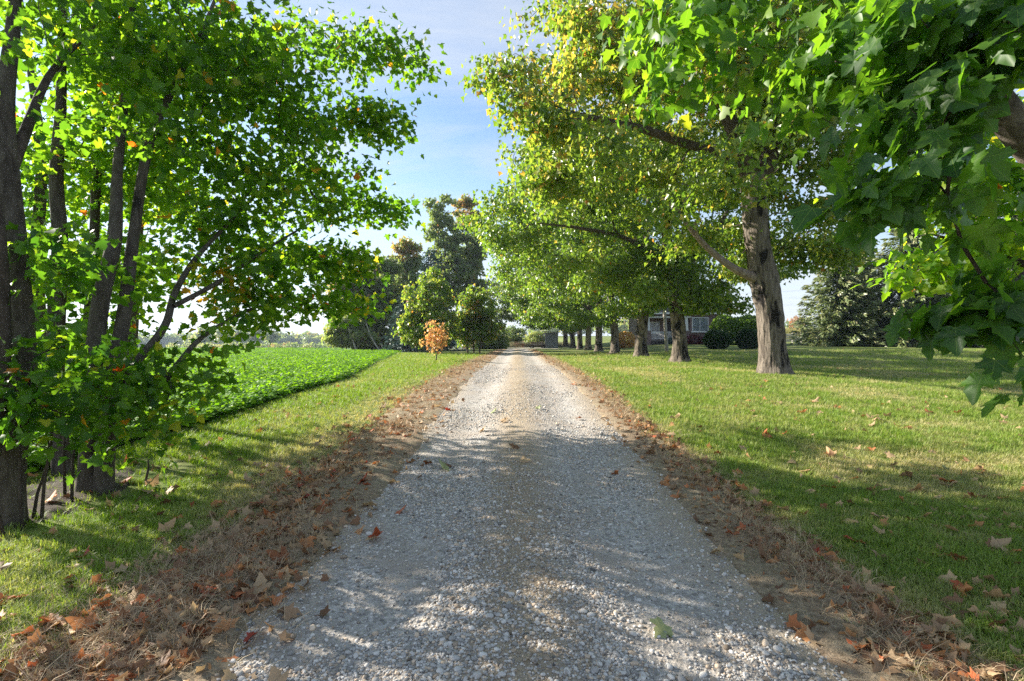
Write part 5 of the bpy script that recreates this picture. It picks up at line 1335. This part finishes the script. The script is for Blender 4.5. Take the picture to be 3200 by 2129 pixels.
for xx in (-.62, .62): wheel(rake, (xx, 0, .5), .5, .03, 10, M['rust'])
B().tube([[-.75, 0, .5], [.75, 0, .5]], .035, 6).build('axle', M['rust'], rake)
for k in range(9):
    t = np.linspace(.3, 4.0, 9); B().tube(np.column_stack([np.full(9, -.5 + k * .125), -.25 + .34 * np.sin(t), .5 + .38 * np.cos(t)]), .012, 4, False).build('tine', M['rust'], rake)
B().tube([[0, 0, .5], [0, .5, .75], [-.1, 1.6, .55]], .03, 6).build('tongue', M['rust'], rake)
B().box((0, -.1, .98), (.38, .34, .04)).build('seat', M['rust'], rake); B().tube([[0, .05, .5], [0, -.1, .96]], .02, 5).build('seat_post', M['rust'], rake); B().tube([[-.5, 0, .5], [-.72, .2, 1.15]], .018, 5).build('lever', M['rust'], rake)
wx_, wy_ = X_(1238, 73), 73.0; g = float(H(wx_, wy_))
wag = thing('wagon', 'low wooden farm wagon carrying a stack of old planks', 'wagon', (wx_, wy_, g))
B().box((0, 0, .48), (2.3, 1.2, .08)).build('deck', M['oldwood'], wag); B().box((0, 0, .40), (2.2, .12, .1)).build('beam', M['oldwood'], wag); B().tube([[1.1, 0, .4], [2.2, -.1, .3]], .04, 6).build('tongue', M['oldwood'], wag)
for xx in (-.85, .75):
    for yy_ in (-.62, .62): wheel(wag, (xx, yy_, .27), .25, .05, 6, M['tar'], False)
for k, (yy_, zz_, ln, nm) in enumerate(((-.4, .57, 1.9, 'lowest front'), (0, .57, 2.0, 'lowest middle'), (.4, .57, 1.8, 'lowest rear'), (-.25, .70, 1.9, 'second-layer front'), (.2, .70, 1.7, 'second-layer rear'), (-.05, .83, 1.9, 'topmost'))):
    o = B().box((0, 0, 0), (ln, .3, .11)).build('plank', M['oldwood'] if k % 2 else M['greywood']); o.location = (wx_ + .1 * math.sin(k * 2), wy_ + yy_, g + zz_ + .01); o.rotation_euler = (0, 0, .05 * math.sin(k * 5))
    o['label'] = f'{nm} old plank stacked on the low farm wagon'; o['category'] = 'plank'; o['group'] = 'planks stacked on the wagon'

# dry weeds round the yard
M['weed'] = inst_mat('dry weed', .8, .2, (1.2, 1.2, .9))
pro = [mesh_np('weed', *tuft(80 + s, 16, .8, .014, .18, .5), M['weed']) for s in range(4)]
n = 1500; rng = np.random.default_rng(31)
x = -9 + 18 * rng.random(n); y = 84 + 8 * rng.random(n); sd = rng.random(n) < .25
x = np.where(sd, -8 + 4.5 * rng.random(n), x); y = np.where(sd, 78 + 6 * rng.random(n), y)
t = rng.random(n)[:, None]
scatter('dry_weeds', np.column_stack([x, y, H(x, y)]), np.column_stack([np.zeros(n), np.zeros(n), rng.random(n) * 6.28]), .5 + .8 * rng.random(n), np.array([.36, .30, .20]) * (1 - t) + t * np.array([.16, .17, .07]), pro)

# =================================================================== FALLEN LEAVES
rng = np.random.default_rng(61)
def ground_z(x, y):
    x = np.asarray(x); y = np.asarray(y)
    z = H(x, y)
    z = np.where(np.abs(x - RX) < 1.6, np.maximum(road_z(x, y), z), z + .012)
    return z
CLS = [('tan', .40), ('pale', .55), ('brown', .18), ('orange', .68), ('red-orange', .79), ('dark red', .90), ('green', .97)]
ZONES = {'verge_l': ('on the straw verge below the young maples', 'leaves on the maple-side verge'), 'verge_r': ('on the straw verge beside the open lawn', 'leaves on the lawn-side verge'), 'lawn_r': ('on the open lawn grass', 'leaves on the open lawn'), 'lawn_l': ('on the shaded grass below the young maples', 'leaves on the shaded grass'), 'road': ('on the gravel lane', 'leaves on the gravel lane')}
WT = {'verge_l': [.22, .12, .22, .2, .14, .06, .04], 'verge_r': [.28, .2, .2, .2, .06, .04, .02], 'lawn_r': [.34, .34, .06, .14, .05, .03, .04], 'lawn_l': [.28, .24, .2, .12, .08, .04, .04], 'road': [.2, .2, .1, .1, .0, .1, .3]}
def leaf_spot(zone):
    y = (1.95 ** -.4 + rng.random() * (9.0 ** -.4 - 1.95 ** -.4)) ** (1 / -.4)
    if zone == 'verge_l': x = -2.0 + .33 * rng.normal()
    elif zone == 'verge_r': x = 1.93 + .20 * rng.normal()
    elif zone == 'lawn_r': y = 2.6 + 8 * rng.random() ** 1.2; x = 2.5 + (y * 1.0 - 2.2) * rng.random()
    elif zone == 'lawn_l': y = 2.6 + 4.5 * rng.random(); x = -2.6 - (y * .95 - 2.2) * rng.random()
    else: y = 2.2 + 9 * rng.random(); x = RX + 1.4 * (2 * rng.random() - 1)
    return x, y
for zone, cnt in (('verge_l', 112), ('verge_r', 52), ('lawn_r', 84), ('lawn_l', 34), ('road', 12)):
    for k in range(cnt):
        x, y = leaf_spot(zone)
        ci = rng.choice(7, p=np.array(WT[zone]) / sum(WT[zone])); nm, tt = CLS[ci]
        a = rng.random() * 6.283
        tip = np.array([math.cos(a), math.sin(a), .15 * rng.normal()]); nrm = np.array([.45 * rng.normal(), .45 * rng.normal(), 1 if rng.random() < .7 else -1])
        curl = 0.8 + 2.4 * rng.random()
        place_leaf('fallen_leaf', HI, 'fall', M['fallen'], np.array([x, y, float(ground_z(x, y)) + .022 + .012 * rng.random()]), tip, nrm, .075 + .05 * rng.random(), tt + .02 * rng.normal(), curl, None,
                   label=f'{nm} fallen maple leaf {ZONES[zone][0]}', category='leaf', group=f'{nm} {ZONES[zone][1]}')
# the uncounted rest, further along
n = 5000
y = (2.2 ** -.35 + rng.random(n) * (60 ** -.35 - 2.2 ** -.35)) ** (1 / -.35)
s_ = rng.random(n)
x = np.where(s_ < .50, -1.95 + .30 * rng.normal(size=n), np.where(s_ < .86, 1.93 + .18 * rng.normal(size=n), np.where(s_ < .95, 2.4 + y * .8 * rng.random(n), -2.6 - 2.0 * rng.random(n))))
k = (x > edge(y)); x, y = x[k], y[k]; n = len(x)
a = rng.random(n) * 6.283
tint = rng.choice([.08, .18, .30, .42, .64, .72, .80, .88], n, p=[.10, .2, .26, .24, .09, .06, .04, .01])
far = np.clip(y / 20, 0, 1)
tint = np.where(rng.random(n) < .5 * far, .50 + .16 * rng.random(n), tint)
link('leaf_litter', leaves_mesh('leaf_litter', MID, np.column_stack([x, y, ground_z(x, y) + .012 + .012 * rng.random(n)]), np.column_stack([np.cos(a), np.sin(a), .2 * rng.normal(size=n)]), np.array([0, 0, 1.]) + rng.normal(scale=.5, size=(n, 3)), (.05 + .045 * rng.random(n)) * (1 + y * .012), tint, M['fallen'], .8 + 2.5 * rng.random(n)), kind='stuff')

# =================================================================== HAZE
m = bpy.data.materials.new('haze'); m.use_nodes = True; n_ = m.node_tree.nodes; n_.clear()
ov_ = n_.new('ShaderNodeOutputMaterial'); pv = n_.new('ShaderNodeVolumePrincipled'); pv.inputs['Color'].default_value = (.68, .80, 1.0, 1); pv.inputs['Density'].default_value = 0.00028; pv.inputs['Anisotropy'].default_value = 0.2
m.node_tree.links.new(pv.outputs[0], ov_.inputs['Volume'])
B().box((0, 1400, 22), (5300, 3700, 76)).build('haze', m, kind='stuff')
